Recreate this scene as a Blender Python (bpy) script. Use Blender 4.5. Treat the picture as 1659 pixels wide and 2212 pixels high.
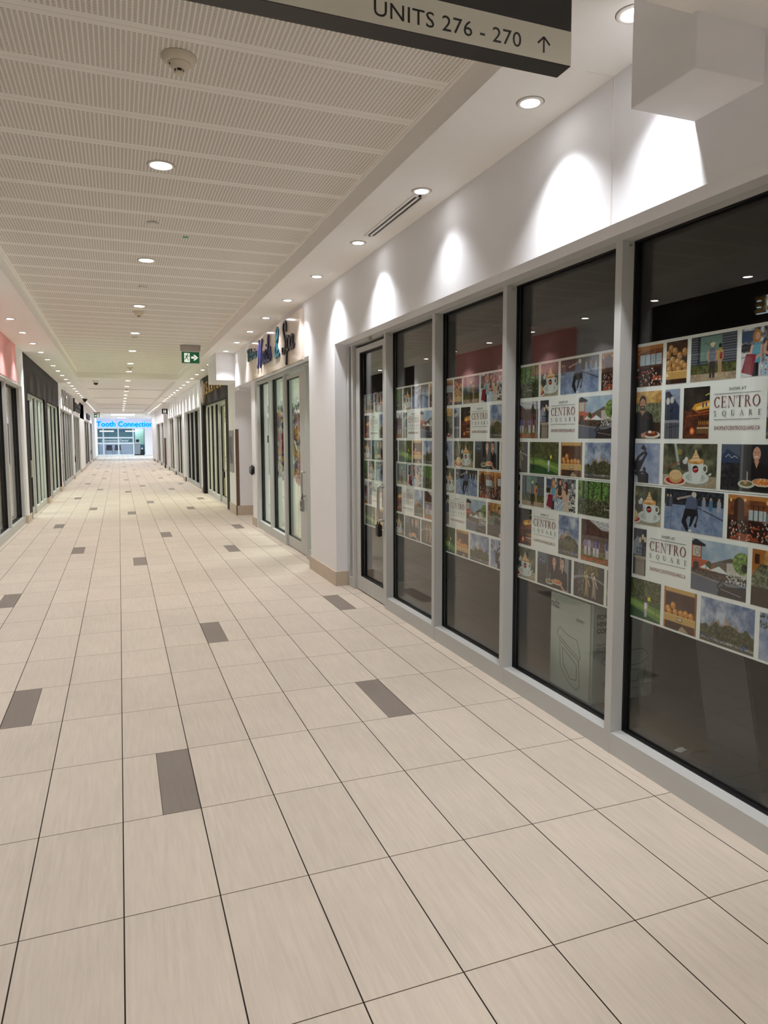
import bpy, bmesh, math, random
import numpy as np
from mathutils import Vector, Matrix
random.seed(7); rng = np.random.RandomState(11)
for o in list(bpy.data.objects): bpy.data.objects.remove(o, do_unlink=True)
scene = bpy.context.scene
COL = scene.collection
PI = math.pi
# ---------------------------------------------------------------- camera
cam_d = bpy.data.cameras.new('camera'); cam = bpy.data.objects.new('camera', cam_d); COL.objects.link(cam)
CAM = Vector((0.037, -2.288, 1.540))
YAW, PITCH, ROLL = math.radians(20.635), math.radians(-5.032), math.radians(-0.178)
fw = Vector((math.sin(YAW)*math.cos(PITCH), math.cos(YAW)*math.cos(PITCH), math.sin(PITCH)))
rt = Vector((math.cos(YAW), -math.sin(YAW), 0)); up = rt.cross(fw)
r2 = rt*math.cos(ROLL) + up*math.sin(ROLL); u2 = -rt*math.sin(ROLL) + up*math.cos(ROLL)
M = Matrix((r2, u2, -fw)).transposed().to_4x4(); M.translation = CAM
cam.matrix_world = M
cam_d.sensor_fit = 'VERTICAL'; cam_d.sensor_height = 24.0
cam_d.lens = 1512.9/2212*24.0
cam_d.shift_y = -30.0/2212; cam_d.clip_start = 0.02; cam_d.clip_end = 200
scene.camera = cam
# ---------------------------------------------------------------- world and exposure
w = bpy.data.worlds.new('world'); scene.world = w; w.use_nodes = True
w.node_tree.nodes['Background'].inputs[0].default_value = (1, .97, .93, 1)
w.node_tree.nodes['Background'].inputs[1].default_value = 0.0
scene.view_settings.view_transform = 'Standard'; scene.view_settings.look = 'None'
scene.view_settings.exposure = 0.0; scene.view_settings.gamma = 1.0
scene.view_settings.use_curve_mapping = False
scene.cycles.max_bounces = 14; scene.cycles.diffuse_bounces = 8; scene.cycles.glossy_bounces = 6; scene.cycles.transparent_max_bounces = 24
SIDE_W, CENTRE_W = 88.0, 58.0          # lamp powers
SIDE_C, CENTRE_C = (.965, .97, 1.0), (1.0, .90, .76)
# ---------------------------------------------------------------- materials
def lin(c):
    return tuple(((x/255.0)/12.92 if x/255.0 <= .04045 else ((x/255.0+.055)/1.055)**2.4) for x in c)
MATS = {}
def mat(name, rgb=(200,200,200), rough=.5, metal=0.0, emit=None, es=0.0, bump=0.0, bscale=200, var=0.0, vscale=8, spec=.5):
    if name in MATS: return MATS[name]
    m = bpy.data.materials.new(name); m.use_nodes = True; nt = m.node_tree
    b = nt.nodes['Principled BSDF']; c = lin(rgb)
    b.inputs['Base Color'].default_value = (*c, 1); b.inputs['Roughness'].default_value = rough
    b.inputs['Metallic'].default_value = metal; b.inputs['Specular IOR Level'].default_value = spec
    tc = nt.nodes.new('ShaderNodeTexCoord')
    n = nt.nodes.new('ShaderNodeTexNoise'); n.inputs['Scale'].default_value = vscale; n.inputs['Detail'].default_value = 3
    nt.links.new(tc.outputs['Object'], n.inputs['Vector'])
    mx = nt.nodes.new('ShaderNodeMixRGB'); mx.blend_type = 'MULTIPLY'; mx.inputs[0].default_value = 1
    rp = nt.nodes.new('ShaderNodeMapRange'); rp.inputs[3].default_value = 1-max(var,.02); rp.inputs[4].default_value = 1+max(var,.02)*.6
    nt.links.new(n.outputs['Fac'], rp.inputs[0]); mx.inputs[1].default_value = (*c, 1)
    nt.links.new(rp.outputs[0], mx.inputs[2]); nt.links.new(mx.outputs[0], b.inputs['Base Color'])
    if bump > 0:
        n2 = nt.nodes.new('ShaderNodeTexNoise'); n2.inputs['Scale'].default_value = bscale
        nt.links.new(tc.outputs['Object'], n2.inputs['Vector'])
        bp = nt.nodes.new('ShaderNodeBump'); bp.inputs['Strength'].default_value = bump; bp.inputs['Distance'].default_value = .002
        nt.links.new(n2.outputs['Fac'], bp.inputs['Height']); nt.links.new(bp.outputs[0], b.inputs['Normal'])
    if emit is not None:
        b.inputs['Emission Color'].default_value = (*lin(emit), 1); b.inputs['Emission Strength'].default_value = es
    MATS[name] = m
    return m
def node_math(nt, op, a, b=None, c=None):
    n = nt.nodes.new('ShaderNodeMath'); n.operation = op
    for i, v in enumerate((a, b, c)):
        if v is None: continue
        if isinstance(v, (int, float)): n.inputs[i].default_value = v
        else: nt.links.new(v, n.inputs[i])
    return n.outputs[0]
W_, D_ = 0.305, 0.5967
def tile_mat(name, rgb, half=0):
    m = bpy.data.materials.new(name); m.use_nodes = True; nt = m.node_tree; b = nt.nodes['Principled BSDF']
    tc = nt.nodes.new('ShaderNodeTexCoord'); sp = nt.nodes.new('ShaderNodeSeparateXYZ'); nt.links.new(tc.outputs['Object'], sp.inputs[0])
    X, Y = sp.outputs[0], sp.outputs[1]
    u = node_math(nt, 'DIVIDE', X, W_/2 if half else W_); v = node_math(nt, 'DIVIDE', Y, D_)
    cu = node_math(nt, 'FLOOR', node_math(nt, 'DIVIDE', X, W_)); cv = node_math(nt, 'FLOOR', v)
    du = node_math(nt, 'ABSOLUTE', node_math(nt, 'SUBTRACT', u, node_math(nt, 'ROUND', u)))
    dv = node_math(nt, 'ABSOLUTE', node_math(nt, 'SUBTRACT', v, node_math(nt, 'ROUND', v)))
    gu = node_math(nt, 'LESS_THAN', node_math(nt, 'MULTIPLY', du, W_/2 if half else W_), .0022)
    gv = node_math(nt, 'LESS_THAN', node_math(nt, 'MULTIPLY', dv, D_), .0018)
    g = node_math(nt, 'MAXIMUM', gu, gv)
    cb = nt.nodes.new('ShaderNodeCombineXYZ'); nt.links.new(cu, cb.inputs[0]); nt.links.new(cv, cb.inputs[1])
    wn = nt.nodes.new('ShaderNodeTexWhiteNoise'); wn.noise_dimensions = '3D'; nt.links.new(cb.outputs[0], wn.inputs['Vector'])
    # streaks along the corridor, shifted from tile to tile
    mp = nt.nodes.new('ShaderNodeMapping'); mp.inputs['Scale'].default_value = (70, 5, 1); mp.inputs['Rotation'].default_value = (0, 0, .05)
    ad = nt.nodes.new('ShaderNodeVectorMath'); ad.operation = 'ADD'
    sc = nt.nodes.new('ShaderNodeVectorMath'); sc.operation = 'SCALE'; sc.inputs['Scale'].default_value = 7.3
    nt.links.new(wn.outputs['Color'], sc.inputs[0]); nt.links.new(tc.outputs['Object'], ad.inputs[0]); nt.links.new(sc.outputs[0], ad.inputs[1])
    nt.links.new(ad.outputs[0], mp.inputs['Vector'])
    ns = nt.nodes.new('ShaderNodeTexNoise'); ns.inputs['Scale'].default_value = 1.0; ns.inputs['Detail'].default_value = 6; ns.inputs['Roughness'].default_value = .62
    nt.links.new(mp.outputs[0], ns.inputs['Vector'])
    n3 = nt.nodes.new('ShaderNodeTexNoise'); n3.inputs['Scale'].default_value = 3.2; n3.inputs['Detail'].default_value = 3
    nt.links.new(ad.outputs[0], n3.inputs['Vector'])
    s1 = node_math(nt, 'MULTIPLY', node_math(nt, 'SUBTRACT', ns.outputs['Fac'], .5), .34)
    s2 = node_math(nt, 'MULTIPLY', node_math(nt, 'SUBTRACT', n3.outputs['Fac'], .5), .16)
    s3 = node_math(nt, 'MULTIPLY', node_math(nt, 'SUBTRACT', wn.outputs['Value'], .5), .075)
    tot = node_math(nt, 'ADD', node_math(nt, 'ADD', s1, s2), node_math(nt, 'ADD', s3, 1.0))
    base = nt.nodes.new('ShaderNodeMixRGB'); base.blend_type = 'MULTIPLY'; base.inputs[0].default_value = 1
    base.inputs[1].default_value = (*lin(rgb), 1); nt.links.new(tot, base.inputs[2])
    mx = nt.nodes.new('ShaderNodeMixRGB'); nt.links.new(g, mx.inputs[0]); nt.links.new(base.outputs[0], mx.inputs[1])
    gc = nt.nodes.new('ShaderNodeMixRGB'); nt.links.new(gu, gc.inputs[0])
    gc.inputs[1].default_value = (*lin((84,68,54)), 1); gc.inputs[2].default_value = (*lin((40,31,24)), 1)
    nt.links.new(gc.outputs[0], mx.inputs[2]); nt.links.new(mx.outputs[0], b.inputs['Base Color'])
    ro = node_math(nt, 'ADD', node_math(nt, 'MULTIPLY', ns.outputs['Fac'], .16), .42)
    nt.links.new(node_math(nt, 'MAXIMUM', ro, node_math(nt, 'MULTIPLY', g, .9)), b.inputs['Roughness'])
    b.inputs['Specular IOR Level'].default_value = .30
    bp = nt.nodes.new('ShaderNodeBump'); bp.inputs['Strength'].default_value = .25; bp.inputs['Distance'].default_value = .0015
    h = node_math(nt, 'SUBTRACT', node_math(nt, 'MULTIPLY', ns.outputs['Fac'], .25), g)
    nt.links.new(h, bp.inputs['Height']); nt.links.new(bp.outputs[0], b.inputs['Normal'])
    MATS[name] = m
    return m
def perf_mat():
    m = bpy.data.materials.new('perforated_gypsum'); m.use_nodes = True; nt = m.node_tree; b = nt.nodes['Principled BSDF']
    tc = nt.nodes.new('ShaderNodeTexCoord'); sp = nt.nodes.new('ShaderNodeSeparateXYZ'); nt.links.new(tc.outputs['Object'], sp.inputs[0])
    X, Y = sp.outputs[0], sp.outputs[1]
    P = .4245
    yy = node_math(nt, 'ADD', Y, 20*P-.947)
    fp = node_math(nt, 'FRACT', node_math(nt, 'DIVIDE', yy, P))          # 0..1 across a board
    band = node_math(nt, 'MULTIPLY', node_math(nt, 'GREATER_THAN', fp, .088), node_math(nt, 'LESS_THAN', fp, .912))
    fx = node_math(nt, 'FRACT', node_math(nt, 'DIVIDE', node_math(nt, 'ADD', X, 10), .0215))
    fy = node_math(nt, 'FRACT', node_math(nt, 'DIVIDE', node_math(nt, 'MULTIPLY', node_math(nt, 'SUBTRACT', fp, .088), P), .01061))
    slot = node_math(nt, 'MULTIPLY', node_math(nt, 'LESS_THAN', fx, .64), node_math(nt, 'LESS_THAN', fy, .46))
    edge = node_math(nt, 'MULTIPLY', node_math(nt, 'GREATER_THAN', X, -.885), node_math(nt, 'LESS_THAN', X, 1.575))
    slot = node_math(nt, 'MULTIPLY', node_math(nt, 'MULTIPLY', slot, band), edge)
    j = node_math(nt, 'ABSOLUTE', node_math(nt, 'SUBTRACT', fp, node_math(nt, 'ROUND', fp)))
    jl = node_math(nt, 'LESS_THAN', j, .0022)
    mx = nt.nodes.new('ShaderNodeMixRGB'); nt.links.new(slot, mx.inputs[0])
    mx.inputs[1].default_value = (*lin((251,249,244)), 1); mx.inputs[2].default_value = (*lin((168,157,144)), 1)
    m2 = nt.nodes.new('ShaderNodeMixRGB'); nt.links.new(node_math(nt, 'MULTIPLY', jl, .55), m2.inputs[0]); nt.links.new(mx.outputs[0], m2.inputs[1])
    m2.inputs[2].default_value = (*lin((120,110,98)), 1)
    nt.links.new(m2.outputs[0], b.inputs['Base Color']); b.inputs['Roughness'].default_value = .8
    bp = nt.nodes.new('ShaderNodeBump'); bp.inputs['Strength'].default_value = .5; bp.inputs['Distance'].default_value = .003; bp.invert = True
    nt.links.new(slot, bp.inputs['Height']); nt.links.new(bp.outputs[0], b.inputs['Normal'])
    MATS[m.name] = m
    return m
def glass_mat(name='window_glass', tint=(.972,.986,.978)):
    m = bpy.data.materials.new(name); m.use_nodes = True; nt = m.node_tree
    for n in list(nt.nodes):
        if n.type != 'OUTPUT_MATERIAL': nt.nodes.remove(n)
    out = [n for n in nt.nodes if n.type == 'OUTPUT_MATERIAL'][0]
    fr = nt.nodes.new('ShaderNodeFresnel'); ge = nt.nodes.new('ShaderNodeNewGeometry')
    nt.links.new(node_math(nt, 'ADD', node_math(nt, 'MULTIPLY', ge.outputs['Backfacing'], 1/1.42-1.42), 1.42), fr.inputs['IOR'])   # same reflectance from either face of the pane
    tr = nt.nodes.new('ShaderNodeBsdfTransparent'); tr.inputs[0].default_value = (*tint, 1)
    gl = nt.nodes.new('ShaderNodeBsdfGlossy'); gl.inputs['Roughness'].default_value = 0.0; gl.inputs['Color'].default_value = (1,1,1,1)
    mx = nt.nodes.new('ShaderNodeMixShader'); nt.links.new(fr.outputs[0], mx.inputs[0]); nt.links.new(tr.outputs[0], mx.inputs[1]); nt.links.new(gl.outputs[0], mx.inputs[2])
    nt.links.new(mx.outputs[0], out.inputs[0])
    MATS[name] = m
    return m
def photo_mat():
    m = bpy.data.materials.new('printed_photo'); m.use_nodes = True; nt = m.node_tree; b = nt.nodes['Principled BSDF']
    a = nt.nodes.new('ShaderNodeAttribute'); a.attribute_name = 'Col'
    nt.links.new(a.outputs['Color'], b.inputs['Base Color']); b.inputs['Roughness'].default_value = .6; b.inputs['Specular IOR Level'].default_value = .2
    MATS[m.name] = m
    return m
TILE = tile_mat('porcelain_tile', (206,194,180)); TILED = tile_mat('dark_inset_tile', (134,124,116), 1)
PERF = perf_mat(); GLASS = glass_mat(); PHOTO = photo_mat()
WALL = mat('wall_paint', (245,246,250), .75, bump=.15, bscale=260)
CEIL = mat('ceiling_paint', (250,249,246), .8)
ALU = mat('aluminium_frame', (198,200,198), .5, .05, var=.03, vscale=3)
ALUD = mat('aluminium_inner', (150,145,138), .5, .2)
RUB = mat('black_gasket', (10,10,12), .5)
BASE = mat('baseboard_tile', (205,190,172), .45, var=.10, vscale=14)
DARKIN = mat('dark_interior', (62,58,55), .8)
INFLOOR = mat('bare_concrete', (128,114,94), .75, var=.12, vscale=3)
BLACK = mat('black_plastic', (14,14,15), .4)
CHROME = mat('satin_steel', (205,203,200), .28, .85)
WHITEP = mat('white_trim', (238,236,232), .45)
CREAM = mat('cream_plastic', (222,212,194), .45)
LENS_S = mat('lamp_lens_cool', (255,255,255), .5, emit=(255,252,250), es=26.0)
LENS_C = mat('lamp_lens_warm', (255,255,255), .5, emit=(255,240,214), es=22.0)
FILM = mat('white_film', (246,251,249), .6, spec=.2)
# ---------------------------------------------------------------- mesh helpers
def obj(name, bm_or_me, m, parent=None, loc=None, smooth=False):
    if isinstance(bm_or_me, bmesh.types.BMesh):
        me = bpy.data.meshes.new(name); bmesh.ops.recalc_face_normals(bm_or_me, faces=bm_or_me.faces[:]); bm_or_me.to_mesh(me); bm_or_me.free()
    else: me = bm_or_me
    for x in (m if isinstance(m, (list, tuple)) else [m]): me.materials.append(x)
    if smooth:
        for p in me.polygons: p.use_smooth = True
    o = bpy.data.objects.new(name, me); COL.objects.link(o)
    if parent is not None: o.parent = parent
    if loc is not None: o.location = loc
    return o
def tag(o, label, cat, group=None, kind=None):
    o['label'] = label; o['category'] = cat
    if group: o['group'] = group
    if kind: o['kind'] = kind
    return o
def thing(name, label, cat, loc=(0,0,0), rotz=0, group=None, kind=None):
    o = bpy.data.objects.new(name, None); COL.objects.link(o); o.location = loc; o.rotation_euler = (0,0,rotz)
    o.empty_display_size = .05
    return tag(o, label, cat, group, kind)
def B(): return bmesh.new()
def box(bm, x0, x1, y0, y1, z0, z1, mi=0):
    vs = [bm.verts.new((x, y, z)) for x in (min(x0,x1), max(x0,x1)) for y in (min(y0,y1), max(y0,y1)) for z in (min(z0,z1), max(z0,z1))]
    for f in ((0,1,3,2),(4,6,7,5),(0,4,5,1),(2,3,7,6),(0,2,6,4),(1,5,7,3)):
        bm.faces.new([vs[i] for i in f]).material_index = mi
    return bm
def boxo(name, m, x0, x1, y0, y1, z0, z1, parent=None, bev=0):
    bm = box(B(), x0, x1, y0, y1, z0, z1)
    if bev: bmesh.ops.bevel(bm, geom=bm.edges[:], offset=bev, segments=2, affect='EDGES', profile=.5)
    return obj(name, bm, m, parent)
def cyl(bm, cx, cy, z0, z1, r0, r1=None, n=24, cap=True):
    r1 = r0 if r1 is None else r1
    a = [bm.verts.new((cx+r0*math.cos(2*PI*i/n), cy+r0*math.sin(2*PI*i/n), z0)) for i in range(n)]
    b = [bm.verts.new((cx+r1*math.cos(2*PI*i/n), cy+r1*math.sin(2*PI*i/n), z1)) for i in range(n)]
    for i in range(n): bm.faces.new((a[i], a[(i+1)%n], b[(i+1)%n], b[i]))
    if cap: bm.faces.new(a); bm.faces.new(b)
    return bm
def lathe(bm, prof, n=28, cx=0, cy=0):
    rings = [[bm.verts.new((cx+r*math.cos(2*PI*i/n), cy+r*math.sin(2*PI*i/n), z)) for i in range(n)] for r, z in prof]
    for A, Bb in zip(rings, rings[1:]):
        for i in range(n): bm.faces.new((A[i], A[(i+1)%n], Bb[(i+1)%n], Bb[i]))
    for R in (rings[0], rings[-1]):
        if prof[rings.index(R)][0] > 1e-5: bm.faces.new(R)
    return bm
def tube(bm, pts, r, n=8, closed=False):
    pts = [Vector(p) for p in pts]; rings = []; prev = None
    for i, p in enumerate(pts):
        a = pts[max(i-1, 0)]; b = pts[min(i+1, len(pts)-1)]; t = (b-a).normalized()
        if prev is None: ref = Vector((0,0,1)) if abs(t.z) < .9 else Vector((1,0,0)); n1 = t.cross(ref).normalized()
        else: n1 = (prev - t*prev.dot(t)).normalized()
        prev = n1; n2 = t.cross(n1); rr = r[i] if isinstance(r, (list, tuple)) else r
        rings.append([bm.verts.new(p + (n1*math.cos(2*PI*k/n)+n2*math.sin(2*PI*k/n))*rr) for k in range(n)])
    for A, Bb in zip(rings, rings[1:]):
        for k in range(n): bm.faces.new((A[k], A[(k+1)%n], Bb[(k+1)%n], Bb[k]))
    bm.faces.new(rings[0]); bm.faces.new(rings[-1])
    return bm
def smooth_path(P, k=6):
    P = [Vector(p) for p in P]; out = []
    for i in range(len(P)-1):
        p0 = P[max(i-1,0)]; p1 = P[i]; p2 = P[i+1]; p3 = P[min(i+2,len(P)-1)]
        for j in range(k):
            t = j/k
            out.append(.5*((2*p1)+(-p0+p2)*t+(2*p0-5*p1+4*p2-p3)*t*t+(-p0+3*p1-3*p2+p3)*t**3))
    out.append(P[-1]); return out
# frames for writing on walls: right / up / out vectors
FR = {'R': (Vector((0,-1,0)), Vector((0,0,1)), Vector((-1,0,0))),     # on the right wall, facing -x
      'L': (Vector((0,1,0)), Vector((0,0,1)), Vector((1,0,0))),       # on the left wall, facing +x
      'N': (Vector((1,0,0)), Vector((0,0,1)), Vector((0,-1,0)))}      # facing the camera, -y
def frame_matrix(fr, org):
    r, u, o = FR[fr]; m_ = Matrix((r, u, o)).transposed().to_4x4(); m_.translation = Vector(org); return m_
def text(name, s, size, m, org, fr, parent=None, depth=.003, sx=1.0, shear=0.0, bold=0.0, align='LEFT', spacing=1.0):
    cu = bpy.data.curves.new(name, 'FONT'); cu.body = s; cu.size = size; cu.extrude = depth/2; cu.shear = shear
    cu.offset = bold; cu.align_x = align; cu.space_character = spacing; cu.resolution_u = 3
    t = bpy.data.objects.new(name, cu); COL.objects.link(t)
    dg = bpy.context.evaluated_depsgraph_get(); me = bpy.data.meshes.new_from_object(t.evaluated_get(dg))
    bpy.data.objects.remove(t, do_unlink=True); bpy.data.curves.remove(cu)
    me.transform(Matrix.Diagonal((sx, 1, 1, 1))); me.transform(Matrix.Translation((0, 0, depth/2)))
    me.transform(frame_matrix(fr, org)); me.materials.clear(); me.name = name
    return obj(name, me, m, parent)
def flat_polys(bm, polys, fr, org, depth=.002):
    """extruded 2-D polygons (list of lists of (u, v)) laid on a frame"""
    mm = frame_matrix(fr, org)
    for P in polys:
        a = [bm.verts.new(mm @ Vector((u, v, 0))) for u, v in P]; b = [bm.verts.new(mm @ Vector((u, v, depth))) for u, v in P]
        n = len(P)
        try:
            bm.faces.new(a); bm.faces.new(b[::-1])
            for i in range(n): bm.faces.new((a[i], a[(i+1)%n], b[(i+1)%n], b[i]))
        except ValueError: pass
    return bm
def rectp(u0, v0, u1, v1): return [(u0,v0),(u1,v0),(u1,v1),(u0,v1)]
def linep(a, b, w):
    d = Vector((b[0]-a[0], b[1]-a[1])); n = Vector((-d.y, d.x)).normalized()*w/2
    return [(a[0]+n.x,a[1]+n.y),(b[0]+n.x,b[1]+n.y),(b[0]-n.x,b[1]-n.y),(a[0]-n.x,a[1]-n.y)]
def arcp(cx, cy, rx, ry, a0, a1, thick, thin, n=14):
    out = []
    for i in range(n):
        q = []
        for a in (a0+(a1-a0)*i/n, a0+(a1-a0)*(i+1)/n):
            t = thin+(thick-thin)*abs(math.cos(a)); q.append((a, t))
        (a, t1), (b, t2) = q
        out.append([(cx+(rx)*math.cos(a), cy+ry*math.sin(a)), (cx+rx*math.cos(b), cy+ry*math.sin(b)), (cx+(rx-t2)*math.cos(b), cy+(ry-t2)*math.sin(b)), (cx+(rx-t1)*math.cos(a), cy+(ry-t1)*math.sin(a))])
    return out
def serif_glyph(c):
    T, t, s = .15, .045, .09
    st = lambda x, y0=0, y1=1: [rectp(x, y0, x+T, y1), rectp(x-s, y0, x+T+s, y0+.04), rectp(x-s, y1-.04, x+T+s, y1)]
    if c == 'C': return arcp(.42,.5,.42,.5,.75,2*PI-.75,T,t)+[rectp(.68,.72,.72,.98), rectp(.68,.05,.72,.25)], .80
    if c == 'E': return st(.1)+[rectp(.1,.96,.68,1), rectp(.1,0,.7,.04), rectp(.1,.49,.55,.53), rectp(.64,.78,.68,1), rectp(.66,0,.70,.24), rectp(.51,.38,.55,.64)], .78
    if c == 'N': return [rectp(.12,0,.12+t,1), rectp(.8,0,.8+t,1), [(.08,1),(.12+T,1),(.84,0),(.84-.06,0)], rectp(.02,.0,.28,.04), rectp(.68,.96,.96,1), rectp(0,.96,.14,1)], .98
    if c == 'T': return st(.35)+[rectp(0,.96,.85,1), rectp(0,.76,.04,1), rectp(.81,.76,.85,1)], .88
    if c == 'R': return st(.1)+arcp(.35,.75,.28,.25,-PI/2,PI/2,T,t)+[rectp(.2,.96,.36,1), rectp(.2,.5,.36,.54), [(.33,.52),(.33+T,.52),(.85,0),(.68,0)]], .88
    if c == 'O': return arcp(.48,.5,.46,.5,0,2*PI,T,t,24), .98
    if c == 'Q': return arcp(.48,.5,.46,.5,0,2*PI,T,t,24)+[[(.5,.02),(.62,.02),(.9,-.22),(.78,-.22)]], .98
    if c == 'S': return arcp(.3,.74,.25,.26,.3,1.5*PI,T,t)+arcp(.3,.26,.27,.26,-PI+.3,PI/2,T,t), .62
    if c == 'U': return [rectp(.12,.35,.12+T,1), rectp(.75,.35,.75+t,1), rectp(.02,.96,.38,1), rectp(.66,.96,.9,1)]+arcp(.46,.36,.34,.36,PI,2*PI,T,t), .94
    if c == 'A': return [[(.43,1),(.5,1),(.2,0),(.15,0)], [(.40,1),(.52,1),(.92,0),(.76,0)], rectp(.24,.32,.7,.36), rectp(.06,0,.3,.04), rectp(.66,0,1.0,.04)], 1.0
    if c == 'I': return st(.12), .4
    return [], .5
def serif_word(s, h, width):
    polys, x, total = [], 0, 0
    gl = [serif_glyph(c) for c in s]; gap = .12
    total = sum(g[1] for g in gl)+gap*(len(gl)-1)
    k = width/total
    for P, wd in gl:
        for p in P: polys.append([((x+u)*k, v*h) for u, v in p])
        x += wd+gap
    return polys
# ================================================================ structure
YB, YE = -8.0, 61.0
INSET = {1:(0,1), 2:(4,1), 3:(-2,0), 5:(2,0), 6:(6,0), 8:(-4,1)}
def build_floor():
    bm = B()
    for r in range(-14, 103):
        ins = INSET.get(r % 10)
        if r < 1: ins = None if r > -6 else ins
        y0, y1 = r*D_, (r+1)*D_
        if y0 > YE: break
        for c in range(-16, 17):
            x0, x1 = c*W_, (c+1)*W_
            if (c < -7 or c > 8) and y0 < 47 and not (c > 8 and 9 < y0 < 12) and y0 > -8: continue
            cells = [(x0, x1, 0)]
            if ins and c == ins[0]:
                xm = (x0+x1)/2
                cells = [(x0, xm, 0 if ins[1] else 1), (xm, x1, 1 if ins[1] else 0)]
            for a, b_, mi in cells:
                f = bm.faces.new([bm.verts.new(p) for p in ((a,y0,0),(b_,y0,0),(b_,y1,0),(a,y1,0))]); f.material_index = mi
    bmesh.ops.remove_doubles(bm, verts=bm.verts[:], dist=1e-5)
    o = obj('floor', bm, [TILE, TILED]); return tag(o, 'beige porcelain tile floor of the mall corridor with scattered dark half-tiles', 'floor', kind='structure')
build_floor()
def structure(name, bm, m, label, cat, parent=None):
    o = obj(name, bm, m, parent)
    if parent is None: tag(o, label, cat, kind='structure')
    return o
SZ, TZ = 3.09, 3.235
XR, XL = 2.095, -1.55          # bulkhead faces
XR2 = 2.17                     # right wall beyond the passage
bm = B()
box(bm, 1.60, 2.9, -.44, 48.0, SZ, 3.5); box(bm, -2.3, -.93, -.42, 48.0, SZ, 3.5)
box(bm, -.93, 1.60, 17.72, 18.35, SZ, 3.5)
box(bm, -.93, 1.60, 18.35, 46.5, 3.215, 3.5)
box(bm, -.93, 1.60, 46.5, 48.0, SZ, 3.5)
box(bm, -5.5, -1.2, 48.0, YE+.5, 3.09, 3.5); box(bm, 1.9, 5.5, 48.0, YE+.5, 3.09, 3.5)
box(bm, -1.2, 1.9, 48.0, 57.5, 3.23, 3.5); box(bm, -1.2, 1.9, 57.5, YE+.5, 3.09, 3.5)
ceil_o = structure('ceiling', bm, CEIL, 'painted drywall ceiling with side soffits and a raised centre tray', 'ceiling')
structure('perforated_panel', box(B(), -.93, 1.60, -.42, 17.72, TZ, 3.32), PERF, '', '', ceil_o)
bm = B(); box(bm, -.935, -.905, -.42, 17.72, 3.222, TZ); box(bm, 1.585, 1.60, -.42, 17.72, 3.225, TZ)
structure('tray_edge_trim', bm, CEIL, '', '', ceil_o)
# joints across the far plain tray and the soffit
bm = B()
for y in (24.1, 30.0, 36.0, 42.0): box(bm, -.93, 1.60, y, y+.05, 3.207, 3.2149)
obj('ceiling_joint', bm, ALUD, ceil_o)
bm = B(); box(bm, -2.3, 1.8, YB, -.42, 2.885, 3.5); box(bm, 1.8, 2.6, YB, -.44, 2.885, 3.5)
structure('ceiling', bm, CEIL, 'lower drywall ceiling section over the near end of the corridor', 'ceiling')
# right wall
bm = B()
box(bm, XR, 2.338, YB, 11.03, 2.463, 3.3); box(bm, 2.338, 2.9, 9.8, 11.03, 2.463, 3.3)                   # bulkhead over vacant shop, nail shop and passage
box(bm, XR, 2.338, 4.575, 5.60, 0, 2.463)                    # pillar
box(bm, 2.20, 2.42, 9.62, 9.98, 0, 2.47)                  # jamb of nail shop
box(bm, 2.42, 6.0, 9.8, 9.98, 0, 2.47)
box(bm, XR2, 6.0, 11.58, 11.76, 0, 3.3)                   # far side of the passage
box(bm, XR2, 2.9, 11.031, 11.58, 2.42, 3.3)
box(bm, 2.9, 6.0, 9.98, 11.58, 2.44, 2.6); box(bm, 6.0, 6.1, 9.8, 11.76, 0, 2.6)
box(bm, XR2, 2.5, 11.76, 12.5, 0, 3.3)
wr = structure('wall_right', bm, WALL, 'white painted wall and bulkhead on the right side of the corridor', 'wall')
# duct boxes hung under the ceiling
o = boxo('trim_1', WALL, 1.8, XR, -.443, -.137, 2.71, SZ, bev=.004); tag(o, 'near white boxed duct enclosure in the corner between ceiling and right wall above the glass', 'boxed bulkhead', kind='structure')
o = boxo('trim_2', WALL, 1.76, XR2, 11.10, 12.33, 2.59, SZ, bev=.004); tag(o, 'far white boxed duct enclosure lit bright below the ceiling past the nail salon', 'boxed bulkhead', kind='structure')
bm = B(); box(bm, XR-.0025, XR, .331, .337, 2.463, SZ); box(bm, 1.15, XR, .331, .337, SZ-.0025, SZ)
o = obj('trim_3', bm, WHITEP); tag(o, 'thin drywall control joint running across the soffit and down the wall', 'joint', kind='structure')
# baseboards right
bm = B()
box(bm, XR-.015, XR, 4.575, 5.61, 0, .15); box(bm, XR-.015, 2.25, 4.56, 4.575, 0, .15); box(bm, XR-.015, 2.25, 5.60, 5.615, 0, .15)
box(bm, 2.185, 2.2, 9.62, 9.99, 0, .15); box(bm, 2.185, 2.42, 9.98, 9.995, 0, .15)
box(bm, XR2-.015, 3.8, 11.565, 11.58, 0, .19); box(bm, XR2-.015, XR2, 11.565, 12.5, 0, .19)
o = obj('baseboard_right', bm, BASE); tag(o, 'beige tile baseboard around the white pillars on the right', 'baseboard', kind='structure')
obj('edge_trim', box(B(), XR-.017, XR-.012, 4.5575, 4.5625, 0, .15), CHROME, o)

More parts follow.
